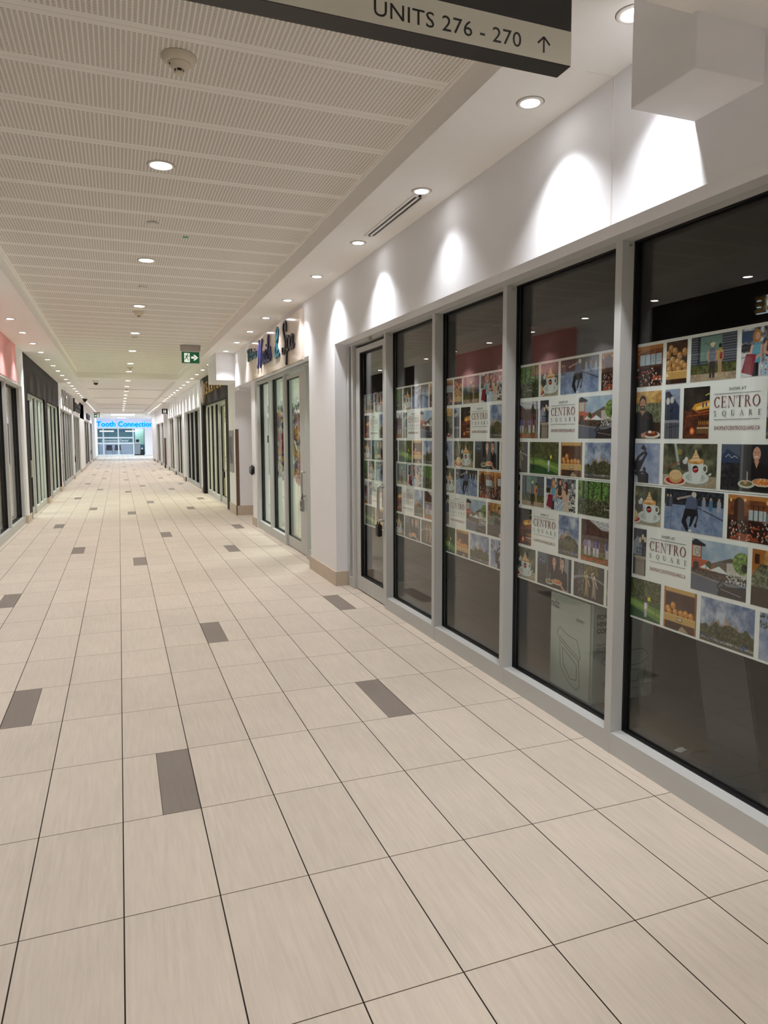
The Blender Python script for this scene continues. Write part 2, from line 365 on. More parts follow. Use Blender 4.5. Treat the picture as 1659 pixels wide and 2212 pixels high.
# ---------------------------------------------------------------- shopfronts
def X(side, d):      # distance behind the frame's front face -> x
    return None
def pane(parent, side, xf, y0, y1, z0, z1, gk=.010, gd=.018):
    s = 1 if side == 'R' else -1
    g = xf+s*.083
    p = boxo('glass_pane', GLASS, g, g+s*.006, y0, y1, z0, z1, parent)
    bm = B()
    for q0, q1 in ((g-s*gd, g-s*.0008), (g+s*.0068, g+s*.022)):
        for a in ((y0, y0+gk, z0, z1), (y1-gk, y1, z0, z1)): box(bm, q0, q1, a[0], a[1], a[2], a[3])
        for a in ((z0, z0+gk*.6), (z1-gk*.6, z1)): box(bm, q0, q1, y0+gk, y1-gk, a[0], a[1])
    obj('gasket', bm, RUB, p); return p
def handle(parent, side, xf, y, z0=.79, z1=1.09, reach=.065, dirn=1):
    s = 1 if side == 'R' else -1
    P = [(xf, y, z1), (xf-s*reach*.8, y, z1), (xf-s*reach, y, z1-.02), (xf-s*reach, y, z0+.02), (xf-s*reach*.8, y, z0), (xf, y, z0)]
    P = [P[0]]+smooth_path(P[1:-1], 4)+[P[-1]]
    return obj('door_handle', tube(B(), P, .0125, 10), CHROME, parent, smooth=True)
WN = [0]; DN = [0]
def shopfront(side, xf, y0, y1, mull, label, z1=2.43, rail=.105, mw=.046, stile=.11, gd=.018, door=None, dlabel='', hand=None, lite=True):
    """frame of mullions with one glass pane in each bay; door=(y0,y1) is left out of the glazing and built as its own door"""
    s = 1 if side == 'R' else -1
    WN[0] += 1
    t = thing('window_%d' % WN[0], label, 'shop window', (0,0,0), kind='structure')
    dp = .11
    cuts = sorted(mull)
    edges = [y0]+cuts+[y1]
    bm = B(); box(bm, xf, xf+s*dp, y0, y1, z1, z1+.033); obj('head_rail', bm, ALU, t)
    for m_ in [y0+mw/2]+cuts+[y1-mw/2]:
        boxo('mullion', ALU, xf-s*.002, xf+s*dp, m_-mw/2, m_+mw/2, .0, z1, t, bev=.0 if lite else .0015)
    bays = []
    pts = [y0+mw/2]+cuts+[y1-mw/2]
    for a, b_ in zip(pts, pts[1:]):
        a += mw/2; b_ -= mw/2
        if b_-a < .05: continue
        if door and abs((a+b_)/2-(door[0]+door[1])/2) < .25*(door[1]-door[0]):
            make_door(side, xf, a, b_, z1, dlabel, hand, stile); continue
        bm = B(); box(bm, xf, xf+s*dp, a, b_, 0, rail)
        obj('bottom_rail', bm, ALU, t)
        pane(t, side, xf, a, b_, rail, z1, gk=.012 if gd > .02 else .010, gd=gd)
    return t
def make_door(side, xf, a, b_, z1, label, hand, st2=.11):
    s = 1 if side == 'R' else -1
    DN[0] += 1
    d = thing('door_%d' % DN[0], label, 'door', kind='structure')
    q = xf+s*.03; g = .008; st = st2 if isinstance(st2, float) else st2[0]; sf = st2 if isinstance(st2, float) else st2[1]; top = .05
    bm = B()
    box(bm, q, q+s*.045, a+g, a+g+st, .01, z1-.03); box(bm, q, q+s*.045, b_-g-sf, b_-g, .01, z1-.03)
    box(bm, q, q+s*.045, a+g+st, b_-g-sf, .01, .15); box(bm, q, q+s*.045, a+g+st, b_-g-sf, z1-.03-top, z1-.03)
    obj('door_frame', bm, ALU, d)
    gp = boxo('glass_pane', GLASS, q+s*.036, q+s*.042, a+g+st, b_-g-sf, .15, z1-.03-top, d)
    bm = B(); y_0, y_1 = a+g+st, b_-g-sf; zt = z1-.03-top; e0, e1 = q+s*.006, q+s*.0355
    box(bm, e0, e1, y_0, y_0+.012, .15, zt); box(bm, e0, e1, y_1-.012, y_1, .15, zt)
    box(bm, e0, e1, y_0+.012, y_1-.012, .15, .158); box(bm, e0, e1, y_0+.012, y_1-.012, zt-.008, zt)
    obj('gasket', bm, RUB, gp)
    if hand: handle(d, side, q, (a+g+min(st*.5, .06)) if hand == 'near' else (b_-g-st*.5))
    return d
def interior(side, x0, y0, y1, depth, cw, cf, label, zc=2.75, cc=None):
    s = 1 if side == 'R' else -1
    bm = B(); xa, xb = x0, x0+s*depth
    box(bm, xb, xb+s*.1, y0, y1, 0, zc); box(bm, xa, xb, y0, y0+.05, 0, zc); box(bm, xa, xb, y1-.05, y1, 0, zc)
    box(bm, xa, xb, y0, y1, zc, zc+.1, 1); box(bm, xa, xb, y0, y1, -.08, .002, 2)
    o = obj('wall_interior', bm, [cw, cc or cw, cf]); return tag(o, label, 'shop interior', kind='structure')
# near right: vacant shop with the window film
FX = 2.22
wv = shopfront('R', FX, -5.08, 4.552, [-4.69,-3.667,-2.645,-1.622,-.60,.425,1.447,2.465,3.475,4.40], 'near right aluminium shopfront of the vacant shop covered in photo window film',
          z1=2.43, door=(3.48,4.40), dlabel='glass door of the vacant shop beside the white pillar with a black lock box', hand='near', lite=False)
for y in (.425, 1.447, 2.465, 3.475):          # fixing screws near the mullion tops
    obj('screw', cyl(B(), 0, 0, 0, .003, .006, n=10), CHROME, wv).matrix_world = Matrix.Translation((2.262, y-.0235, 2.41)) @ Matrix.Rotation(PI/2, 4, 'X')
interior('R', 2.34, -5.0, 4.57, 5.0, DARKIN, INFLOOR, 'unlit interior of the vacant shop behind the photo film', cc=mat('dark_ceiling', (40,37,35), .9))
# nail shop
NP = (255,255,250)
wn = shopfront('R', 2.22, 5.60, 9.60, [6.26, 7.50, 8.52], 'nail salon shopfront of tall glass panes under the script sign', z1=2.41, rail=.125, mw=.075, stile=(.40, .02), gd=.03,
          door=(6.26,7.50), dlabel='glass entrance door of the nail salon with a white pull handle', hand='near')
interior('R', 2.36, 5.62, 9.78, 5.0, mat('pale_green_wall', (214,224,214), .8), mat('salon_floor', (190,176,158), .35), 'bright pale interior of the nail salon', cc=mat('salon_ceiling', (225,232,226), .8))
# dark framed shop beyond the passage
DARKP = mat('dark_brown_panel', (40,34,34), .6, spec=.15)
bm = B()
box(bm, XR2, 2.3, 12.501, 12.92, 0, SZ-.0005); box(bm, XR2, 2.3, 17.27, 17.619, 0, SZ-.0005); box(bm, XR2, 2.3, 12.92, 17.27, 2.38, SZ-.0005)
o = obj('fascia_panel', bm, DARKP); tag(o, 'dark brown surround and sign fascia of the gold-lettered shop on the right', 'shop surround')
shopfront('R', 2.26, 12.93, 17.26, [13.55,14.75,15.60,16.45], 'pale yellow-lit shopfront inside the dark brown surround', z1=2.34, rail=.13, mw=.085, gd=.04, door=(13.55,14.75),
          dlabel='glass door with a hanging black lock box under the gold letters', hand='near')
YEL = mat('pale_yellow_wall', (232,232,200), .8)
interior('R', 2.4, 12.6, 17.5, 4.0, YEL, mat('shop_floor', (196,184,160), .4), 'yellowish lit interior of the gold-lettered shop', cc=YEL)
bm = B()
box(bm, XR2, 2.3, 17.62, 17.95, 0, 3.09); box(bm, XR2, 2.3, 17.95, 31.9, 2.38, 3.09); box(bm, XR2, 2.3, 23.0, 23.9, 0, 2.38)
box(bm, XR2, 2.3, 27.5, 28.2, 0, 2.38); box(bm, XR2, 2.3, 31.66, 31.9, 0, 2.38)
box(bm, XR2+.02, 5.0, 31.8, 31.9, 0, 3.09); box(bm, XR2-.03, 5.0, 34.4, 34.7, 0, 3.09)
box(bm, XR2, 2.3, 34.7, 42.6, 2.30, 3.09); box(bm, XR2, 2.3, 38.0, 38.6, 0, 2.3); box(bm, XR2, 2.3, 42.4, 45.1, 0, 3.09)
box(bm, XR2-.05, 2.6, 45.1, 47.2, 0, 3.09); box(bm, 2.3, 5.4, 31.9, 34.4, 2.6, 3.09); box(bm, 5.0, 5.1, 31.8, 34.7, 0, 3.09)
o = obj('wall_right', bm, WALL); tag(o, 'white painted far stretch of the right wall with narrow pillars between shops', 'wall', kind='structure')
GREY_IN = mat('grey_interior', (128,122,116), .8); PALE_IN = mat('pale_interior', (205,202,188), .8)
specs = [(17.97,22.98,[19.2,20.5,21.8],'near',(17.97,19.2),'grey glazed shopfront past the gold-lettered shop with taped notices inside',GREY_IN),
         (23.92,27.48,[25.2,26.4],'near',(23.92,25.2),'pale shopfront between two white pillars, fourth from the nail salon',PALE_IN),
         (28.22,31.64,[29.4,30.6],None,None,'pale shopfront just before the restroom passage',PALE_IN),
         (34.72,37.98,[35.7,36.8],'near',(34.72,35.7),'brownish dark shopfront just past the restroom sign',DARKIN),
         (38.62,42.38,[39.8,41.1],None,None,'brownish dark shopfront furthest down the right side',DARKIN)]
for (a, b_, mu, hd, dr, lab, inn) in specs:
    shopfront('R', 2.245, a, b_, mu, lab, z1=2.34, rail=.13, mw=.09, gd=.045, door=dr, dlabel='glass door in the '+lab.replace('shopfront', 'front')[:60] if dr else '', hand=hd)
    interior('R', 2.38, a+.02, b_-.02, 3.0, inn, inn, 'room behind the '+lab[:60])
bm = B()
for a, b_ in ((17.62,17.95),(23.0,23.9),(27.5,28.2),(31.66,31.9),(34.4,34.7),(38.0,38.6),(42.4,45.1),(45.1,47.2)):
    box(bm, XR2-.015-(.05 if a in (45.1,) else .03 if a == 34.4 else 0), 2.2, a, b_, 0, .15)
o = obj('baseboard_right', bm, BASE); tag(o, 'beige tile baseboards along the far pillars on the right', 'baseboard', kind='structure')
# left side
bm = B()
for a, b_ in ((YB,-4.6),(11.72,12.05),(19.9,20.35),(26.05,26.5),(31.4,35.3),(41.85,42.2),(46.7,47.2),(47.2,56.5)): box(bm, -1.715, XL, a, b_, 0, SZ)
box(bm, -1.715, XL, -4.6, 11.72, 2.44, SZ); box(bm, -1.715, XL, 20.35, 47.2, 2.40, SZ)
o = obj('wall_left', bm, WALL); tag(o, 'white painted wall and pillars on the left side of the corridor', 'wall', kind='structure')
PINK = mat('pink_paint', (236,170,168), .7)
o = boxo('fascia_panel', PINK, XL+.0002, XL+.012, 6.2, 11.05, 2.47, SZ-.002); tag(o, 'pink painted fascia above the near left shop', 'shop fascia')
BLK = mat('black_fascia', (26,26,28), .5)
o = boxo('fascia_panel', BLK, XL+.0002, XL+.015, -.9, 4.72, 2.46, SZ-.002); tag(o, 'black fascia with backlit gold letters seen only mirrored in the right-hand glass', 'shop fascia')
bm = B()
box(bm, -1.715, XL+.004, 12.051, 19.899, 2.40, SZ-.001); box(bm, -1.715, XL+.004, 12.051, 12.5, 0, 2.4); box(bm, -1.715, XL+.004, 15.75, 16.35, 0, 2.4); box(bm, -1.715, XL+.004, 19.65, 19.899, 0, 2.4)
o = obj('fascia_panel', bm, DARKP); tag(o, 'dark brown fascia and jambs around the two-bay shop on the left', 'shop surround')
TAUPE = mat('taupe_interior', (142,128,112), .8); MINT = mat('mint_interior', (196,208,192), .8)
L = [(-4.58,.9,[-3.4,-2.2,-1.0],None,None,'near left glazed shopfront under the black fascia',DARKIN),
     (.95,6.1,[2.1,3.3,4.5,5.4],None,None,'left shopfront opposite the photo film',DARKIN),
     (6.15,11.70,[7.5,8.80,10.0],None,None,'left shopfront below the pink fascia',TAUPE),
     (12.52,15.73,[13.6,14.35,15.05],'near',(12.52,13.6),'first pale green bay of the dark-surround shop on the left',MINT),
     (16.37,19.63,[17.4,18.4],'near',(16.37,17.4),'second pale green bay of the dark-surround shop on the left',MINT),
     (20.37,26.03,[21.7,22.9,23.9,25.0],'near',(20.37,21.7),'left shopfront below the silver balloon-like letters',TAUPE),
     (26.52,31.38,[27.6,28.8,30.0],'near',(26.52,27.6),'left shopfront below the black letters',DARKIN),
     (35.32,41.83,[37.2,39.4],None,None,'far left shopfront below the small dark sign',GREY_IN),
     (42.22,46.68,[43.6,45.1],'near',(42.22,43.6),'furthest left shopfront before the exit sign',GREY_IN)]
for (a, b_, mu, hd, dr, lab, inn) in L:
    z = 2.40 if a < 12 else 2.36
    shopfront('L', -1.585, a, b_, mu, lab, z1=z, rail=.13, mw=.085, gd=.04 if a > 6 else .018, door=dr, dlabel='glass door with pull handle in the '+lab[:60] if dr else '', hand=hd)
    interior('L', -1.72, a+.02, b_-.02, 3.5, inn, inn, 'room behind the '+lab[:70])
bm = B()
for a, b_ in ((11.708,12.3),(15.738,16.362),(19.64,20.36),(26.04,26.51),(31.39,35.31),(41.84,42.21),(46.69,56.5)): box(bm, -1.7, XL+.016, a, b_, 0, .14)
o = obj('baseboard_left', bm, BASE); tag(o, 'beige tile baseboards at the pillars along the left side', 'baseboard', kind='structure')
# ends
bm = B(); box(bm, -2.5, 3.0, YB-.2, YB, 0, 3.3)
o = obj('wall_back', bm, WALL); tag(o, 'white wall closing the corridor behind the viewer', 'wall', kind='structure')
bm = B(); box(bm, -5.5, 5.5, YE, YE+.2, 2.33, 3.3); box(bm, 2.13, 5.5, YE, YE+.2, 0, 2.33); box(bm, -5.5, -1.7, YE, YE+.2, 0, 2.33)
box(bm, -5.6, -5.5, 47.2, YE, 0, 3.3); box(bm, 5.4, 5.5, 47.2, YE, 0, 3.3); box(bm, 2.3, 5.5, 47.1, 47.2, 0, 3.3)
o = obj('wall_far', bm, WALL); tag(o, 'white wall across the far end of the corridor around the dental shop', 'wall', kind='structure')
# ================================================================ ceiling fixtures
def ring_mesh(r_out, r_in, h=.006, depth=.012):
    bm = B(); lathe(bm, [(r_in, 0.004), (r_in, -h*.5), (r_in+.004, -h), (r_out-.004, -h), (r_out, -h*.4), (r_out, -.0005)], 32); return bm
def lamp_data(name, power, col, size, blend, rad):
    l = bpy.data.lights.new(name, 'SPOT'); l.energy = power; l.color = col; l.spot_size = math.radians(size); l.spot_blend = blend; l.shadow_soft_size = rad
    return l
LS = lamp_data('cool_lamp', SIDE_W, SIDE_C, 100, 1.0, .035); LB = lamp_data('added_near_lamp', SIDE_W*1.15, (1,.97,.95), 140, 1.0, .05); LF = lamp_data('faint_lamp', SIDE_W*.45, SIDE_C, 100, 1.0, .04); LM = lamp_data('medium_lamp', SIDE_W*.75, SIDE_C, 98, 1.0, .035); LC = lamp_data('warm_lamp', CENTRE_W, CENTRE_C, 150, .8, .06)
def downlight(r_out, r_in, lens, lamp):
    t = thing('downlight', '', 'ceiling light')
    obj('trim_ring', ring_mesh(r_out, r_in), WHITEP, t, smooth=True)
    bm = B(); cyl(bm, 0, 0, -.0045, -.002, r_in, n=32); obj('lens', bm, lens, t)
    obj('painted_shadow_ring', lathe(B(), [(r_out+.0002,-.0006),(r_out+.0018,-.0012),(r_out+.0030,-.0003)], 32), mat('shadow_grey', (92,84,76), .8), t)  # thin grey ring, its colour stands in for the shadow line round the trim
    lo = bpy.data.objects.new('lamp', lamp); COL.objects.link(lo); lo.parent = t; lo.location = (0, 0, -.012)
    return t
def dup(root, loc, label, group=None, rotz=0):
    r = root.copy(); COL.objects.link(r); r.location = loc; r.rotation_euler = (0,0,rotz); r['label'] = label
    if group: r['group'] = group
    for ch in list(root.children):
        c = ch.copy(); COL.objects.link(c); c.parent = r
        for g in ch.children:
            d = g.copy(); COL.objects.link(d); d.parent = c
    return r
ORD = ['first','second','third','fourth','fifth','sixth','seventh','eighth','ninth','tenth','eleventh','twelfth','thirteenth','fourteenth','fifteenth','sixteenth','seventeenth','eighteenth','nineteenth','twentieth']
TENS = {20:'twenty',30:'thirty',40:'forty'}
def ordw(n):
    if n <= 20: return ORD[n-1]
    t = n//10*10; return TENS[t]+'-'+ORD[n-t-1] if n > t else {30:'thirtieth',40:'fortieth'}[t]
side0 = downlight(.062, .042, LENS_S, LS); cen0 = downlight(.083, .064, LENS_C, LC)
ys = [-.06, .667] + [1.926+1.264*k for k in range(40) if 1.926+1.264*k < 47.5]
for i, y in enumerate(ys):
    x = 1.865 if i == 0 else (1.885 if y < 8 else 1.90)
    lab = 'small round recessed downlight in the right soffit, %s from the viewer' % ordw(i+1)
    if i == 0: lab = 'round recessed downlight partly hidden by the boxed enclosure at top right'
    if i == 0: side0.location = (x, y, SZ); side0['label'] = lab; side0['group'] = 'right soffit downlights'
    else:
        r = dup(side0, (x, y, SZ), lab, 'right soffit downlights')
        if i in (2, 6, 11, 15, 22): [setattr(c, 'data', LF) for c in r.children if c.type == 'LIGHT']
        elif i in (5, 9, 13, 18): [setattr(c, 'data', LM) for c in r.children if c.type == 'LIGHT']
yl = [3.03+1.285*k for k in range(-2, 36) if 3.03+1.285*k < 47.5]
nl = 0
for y in yl:
    if y > 7.5: nl += 1; lab = 'round recessed downlight in the left soffit, %s from the left photo edge' % ordw(nl)
    else: lab = 'left soffit downlight seen only mirrored in the glass, %d metres along' % round(y)
    if y < -.3: continue
    dup(side0, (-1.245, y, SZ), lab, 'left soffit downlights')
yc = [2.458+2.52*k for k in range(0, 18)]
for i, y in enumerate(yc):
    z = TZ if y < 17.7 else (3.215 if y < 46.5 else 3.23)
    if abs(y-17.6) < .15: y = 17.2
    lab = 'larger warm round downlight in the centre ceiling tray, %s from the viewer' % ordw(i+1)
    if i == 0: cen0.location = (.34, y, z); cen0['label'] = lab; cen0['group'] = 'centre row downlights'
    else: dup(cen0, (.34, y, z), lab, 'centre row downlights')
for i, (x, y) in enumerate(((1.3,-1.6),(-.6,-1.6),(1.3,-3.6),(-.6,-3.6),(1.3,-5.8),(-.6,-5.8))):  # unseen lamps added behind the viewer to light the near end
    dup(side0, (x, y, 2.885), 'unseen added downlight in the lower ceiling behind the viewer on the %s, %s' % ('right' if x > 0 else 'left', ('nearest','middle','furthest')[i//2]), 'downlights behind the viewer')
for o_ in list(bpy.data.objects):
    if o_.type == 'LIGHT' and o_.parent and o_.parent.get('group') == 'downlights behind the viewer': o_.data = LB
# far end lamps
for i, (x, y) in enumerate(((-3.2,50),(3.4,50),(-3.2,54),(3.4,54),(2.4,59.5),(-.3,59.5),(1.0,59.5))):
    dup(side0, (x, y, SZ), 'downlight at the far crossing near the dental shop, %s' % ('left front','right front','left back','right back','above the white wall','above the chairs','above the counter')[i], 'far crossing downlights')
o = boxo('light_bar', mat('bar_lens', (255,255,255), .5, emit=(226,244,255), es=6), -.03, .55, 57.9, 58.1, 3.06, 3.089); tag(o, 'white linear ceiling light bar in front of the dental shop', 'ceiling light')
# smoke detectors
def detector(style):
    t = thing('smoke_detector', '', 'smoke detector')
    obj('base', lathe(B(), [(.078,0),(.079,-.006),(.066,-.022),(.058,-.030),(.05,-.031)], 36), CREAM, t, smooth=True)
    obj('housing', lathe(B(), [(.052,-.030),(.050,-.036),(.034,-.050),(.024,-.055),(.022,-.055)], 36), CREAM, t, smooth=True)
    obj('vent_band', lathe(B(), [(.0205,-.055),(.0205,-.066)], 24), RUB, t)
    bm = B()
    for k in range(5):
        a = 2*PI*k/5+.3; box(bm, .021*math.cos(a)-.0025, .021*math.cos(a)+.0025, .021*math.sin(a)-.0025, .021*math.sin(a)+.0025, -.067, -.054)
    obj('vent_post', bm, CREAM, t)
    obj('cap', lathe(B(), [(.022,-.066),(.022,-.070),(.017,-.074),(.0001,-.075)], 24), CREAM, t, smooth=True)
    obj('indicator_light', cyl(B(), -.042, -.02, -.046, -.040, .003, n=10), BLACK, t)
    return t
d0 = detector(0); d0.location = (.345, 1.12, TZ); d0['label'] = 'large cream smoke detector at upper left, nearest the viewer'; d0['group'] = 'ceiling smoke detectors'
dup(d0, (.345, 7.95, TZ), 'cream smoke detector just below the third centre downlight', 'ceiling smoke detectors')
dup(d0, (.345, 15.95, TZ), 'small smoke detector before the end of the perforated ceiling', 'ceiling smoke detectors')
dup(d0, (.345, 24.0, 3.215), 'far smoke detector in the plain ceiling beyond the tray end', 'ceiling smoke detectors')
bm = lathe(B(), [(.047,0),(.049,-.004),(.047,-.010),(.0001,-.014)], 32)
sp = obj('sprinkler_cover', bm, WHITEP, smooth=True); sp.location = (.345, 3.72, TZ-.004); tag(sp, 'small flat round sprinkler cover plate in the perforated ceiling, nearer one', 'sprinkler cover', 'sprinkler covers')
s2 = sp.copy(); COL.objects.link(s2); s2.location = (.345, 8.55-2.3, TZ-.004); s2['label'] = 'small flat round sprinkler cover plate further along, between second and third centre downlights'
s3 = sp.copy(); COL.objects.link(s3); s3.location = (.345, 10.55, TZ-.004); s3['label'] = 'small flat round cover plate just beyond the fourth centre downlight'
o = boxo('ceiling_marker', mat('green_mark', (40,160,80), .5), .60, .645, 4.02, 4.055, TZ-.004, TZ-.0003); tag(o, 'tiny green marker stuck on the perforated ceiling', 'marker')
# linear vent
t = thing('air_vent', 'white slot air diffuser with two black slots in the right soffit', 'air vent', (1.908, 2.49, SZ))
bm = B()
for a, b_ in ((-.046,-.028),(-.009,.009),(.028,.046)): box(bm, a, b_, -.49, .49, -.006, -.0005)
box(bm, -.028,.028,-.49,-.465,-.006,-.0005); box(bm, -.028,.028,.465,.49,-.006,-.0005)
obj('frame', bm, WHITEP, t); bm = B(); box(bm, -.028,-.009,-.465,.465,-.003,-.0005); box(bm, .009,.028,-.465,.465,-.003,-.0005); obj('slot', bm, RUB, t)
for i, (x, y, l) in enumerate(((1.9, 26.3, .55), (1.9, 31.0, .5))):
    t2 = thing('air_vent', ('dark slot vent across the right soffit before the restroom sign','dark slot vent across the right soffit beside the restroom sign')[i], 'air vent', (x, y, SZ))
    obj('frame', box(B(), -l/2, l/2, -.06, .06, -.006, -.0005), WHITEP, t2); obj('slot', box(B(), -l/2+.02, l/2-.02, -.03, .03, -.008, -.006), RUB, t2)
# dome camera
t = thing('security_camera', 'small dome security camera with dark bubble on the ceiling', 'security camera', (-.55, 20.3, 3.215))
obj('housing', lathe(B(), [(.085,0),(.085,-.05),(.07,-.07)], 24), WHITEP, t, smooth=True)
obj('dome', lathe(B(), [(.065,-.068),(.06,-.10),(.04,-.125),(.0001,-.135)], 24), BLACK, t, smooth=True)
t = thing('security_camera', 'black dome camera on the left soffit between far downlights', 'security camera', (-1.2, 28.6, SZ))
obj('housing', lathe(B(), [(.09,0),(.09,-.05),(.06,-.07)], 24), BLACK, t, smooth=True); obj('dome', lathe(B(), [(.06,-.07),(.05,-.12),(.0001,-.14)], 24), BLACK, t, smooth=True)
# exit sign
GRN = mat('exit_green', (10,92,52), .4, emit=(12,96,55), es=.25); EW = mat('exit_white', (235,245,236), .4, emit=(240,248,240), es=.55)
def exit_sign(loc, mirror, label):
    t = thing('exit_sign', label, 'exit sign', loc)
    boxo('ceiling_box', mat('sign_grey', (176,166,162), .5), -.18, .18, -.03, .03, -.10, 0, t)
    boxo('sign_plate', mat('pale_plate', (206,216,206), .3), -.165, .165, -.012, .012, -.335, -.10, t, bev=.003)
    boxo('green_panel', GRN, -.155, .155, -.016, -.0125, -.325, -.125, t)
    mm = -1 if mirror else 1
    P = []
    def q(pts): P.append([(mm*u, v) for u, v in pts])
    q(rectp(-.115,-.312,-.015,-.145))                                    # white doorway behind the runner
    q(rectp(.01,-.243,.075,-.207)); q([(.045,-.175),(.08,-.175),(.135,-.225),(.08,-.275),(.045,-.275),(.09,-.225)])
    obj('pictogram', flat_polys(B(), P, 'N', (0,-.0165,0), .001), EW, t)
    R = []
    def q2(pts): R.append([(mm*u, v) for u, v in pts])
    n = 12; q2([(-.052+.0105*math.cos(2*PI*k/n), -.166+.0105*math.sin(2*PI*k/n)) for k in range(n)])
    q2(linep((-.06,-.185),(-.075,-.225),.024)); q2(linep((-.062,-.186),(-.09,-.195),.010)); q2(linep((-.09,-.195),(-.103,-.215),.009))
    q2(linep((-.055,-.186),(-.035,-.205),.010)); q2(linep((-.035,-.205),(-.02,-.20),.009))
    q2(linep((-.072,-.225),(-.05,-.25),.014)); q2(linep((-.05,-.25),(-.04,-.285),.011)); q2(linep((-.08,-.225),(-.095,-.255),.014)); q2(linep((-.095,-.255),(-.13,-.262),.011))
    obj('running_figure', flat_polys(B(), R, 'N', (0,-.0176,0), .001), GRN, t)
    return t
exit_sign((1.328, 11.3, 3.232), False, 'green and white running-man exit sign hanging from the ceiling with arrow pointing right')
exit_sign((-1.17, 43.6, 3.06), True, 'tiny dark exit sign far down the left side before the blue lettering')
t = thing('restroom_sign', 'small black restroom sign projecting near the far right passage', 'sign', (2.045, 31.7, SZ)); t.scale = (.45, 1, .46)
obj('bracket', box(B(), -.2,.2,-.02,.02,-.54,0), WHITEP, t); obj('panel', box(B(), -.27,.27,-.03,.03,-1.06,-.54), BLACK, t)
P = []
for cx in (-.08, .08): P += [[(cx+.03*math.cos(2*PI*k/10), -.66+.045*math.sin(2*PI*k/10)) for k in range(10)], [(cx-.045,-.72),(cx+.045,-.72),(cx+.06,-.84),(cx+.03,-.94),(cx-.03,-.94),(cx-.06,-.84)]]
P += [rectp(-.16,-1.02,.16,-1.0)]
obj('pictogram', flat_polys(B(), P, 'N', (0,-.031,0), .002), EW, t)
# hanging direction sign
t = thing('direction_sign', 'dark hanging sign with pale strip reading UNITS 276 - 270 and an up arrow', 'sign', (0, 0, 0))
SGN = mat('sign_charcoal', (44,41,40), .42); STRIP = mat('sign_strip', (226,225,212), .5)
SY, SX1, SX0 = -.745, 1.117, -.60
bm = box(B(), SX0, SX1, SY, SY+.059, 2.452, 2.80); bmesh.ops.bevel(bm, geom=bm.edges[:], offset=.0015, segments=1, affect='EDGES'); obj('panel', bm, SGN, t)
boxo('text_strip', STRIP, SX0+.001, SX1-.001, SY-.0012, SY-.0001, 2.4535, 2.533, t)
text('lettering', 'UNITS 276 - 270', .0485, BLACK, (.594, SY-.0013, 2.4705), 'N', t, depth=.0006, sx=1.085, spacing=1.04)
obj('arrow', flat_polys(B(), [linep((1.037,2.4705),(1.037,2.504),.0042), linep((1.037,2.5065),(1.020,2.490),.0046), linep((1.037,2.5065),(1.054,2.490),.0046)], 'N', (0,SY-.0013,0), .0006), BLACK, t)
bm = B()
for x in (-.4, .9): box(bm, x-.01, x+.01, SY+.02, SY+.04, 2.80, 2.885)
obj('hanger', bm, CHROME, t)
# ================================================================ wall fittings and signs on the right
t = thing('corner_guard', 'brown vertical corner guard strip on the wall end by the passage', 'corner guard', (XR2, 11.58, 0))
obj('strip', box(B(), -.004, .055, -.006, -.0005, .19, 1.69), mat('brown_guard', (112,88,74), .5), t); obj('return', box(B(), -.006, -.0005, -.006, .05, .19, 1.69), mat('brown_guard'), t)
o = boxo('corner_guard', mat('brown_guard'), 2.415, 2.427, 9.93, 9.99, .16, 1.75); tag(o, 'thin brown guard strip on the nail salon side of the passage', 'corner guard')
o = boxo('corner_guard', mat('brown_guard'), XR2-.035, XR2+.06, 34.394, 34.3995, .15, 1.5); tag(o, 'distant brown corner guard strip past the restroom sign', 'corner guard')
# poster holder
t = thing('wall_poster', 'tall narrow grey framed poster on the white wall beside the dark brown surround', 'poster', (XR2-.012, 12.12, 1.25))
obj('frame', box(B(), -.004, .0115, -.27, .27, -.42, .42), mat('poster_grey', (160,156,152), .4), t)
obj('picture', box(B(), -.006, -.0041, -.23, .23, -.25, .30), mat('poster_pic', (120,116,120), .5, var=.5, vscale=6), t)
obj('dark_shape', flat_polys(B(), [[(-.16,.28),(-.05,.1),(.12,-.15),(.14,-.22),(.05,-.22),(-.17,.05)]], 'R', (-.0062,0,0), .0005), mat('poster_dark', (70,66,72), .5), t)
# door chime/reader on nail shop jamb
t = thing('hand_sanitiser_dispenser', 'black rounded wall dispenser on the pillar left of the nail salon', 'dispenser', (2.2, 9.80, .97))
bm = box(B(), -.075, -.0005, -.05, .05, -.085, .085); bmesh.ops.bevel(bm, geom=bm.edges[:], offset=.022, segments=4, affect='EDGES'); obj('body', bm, BLACK, t, smooth=True)
bm = box(B(), -.083, -.072, -.03, .03, -.05, .055); obj('window', bm, mat('dispenser_grey', (120,120,120), .3), t)
# lock boxes
def lockbox(x, y, z, label, body=BLACK, w_=.062, h=.115, d=.04, key=None):
    t = thing('lock_box', label, 'lock box', (x, y, z))
    bm = box(B(), -d/2, d/2, -w_/2, w_/2, -h, 0); bmesh.ops.bevel(bm, geom=bm.edges[:], offset=.007, segments=3, affect='EDGES'); obj('body', bm, body, t, smooth=False)
    P = smooth_path([(0,-w_*.33,-.005),(0,-w_*.34,.04),(0,-w_*.18,.066),(0,w_*.18,.066),(0,w_*.34,.04),(0,w_*.33,-.005)], 5)
    obj('shackle', tube(B(), P, .0055, 8), BLACK if body != BLACK else BLACK, t, smooth=True)
    if key: obj('dial_cover', box(B(), -d/2-.002, -d/2+.001, -w_*.3, w_*.3, -h*.55, -h*.2), key, t); obj('shutter', box(B(), -d/2-.002, -d/2+.001, -w_*.3, w_*.3, -h*.92, -h*.8), key, t)
    return t
lockbox(2.197, 3.585, .755, 'black lock box hanging from the lower end of the vacant shop door handle', h=.112, w_=.075)
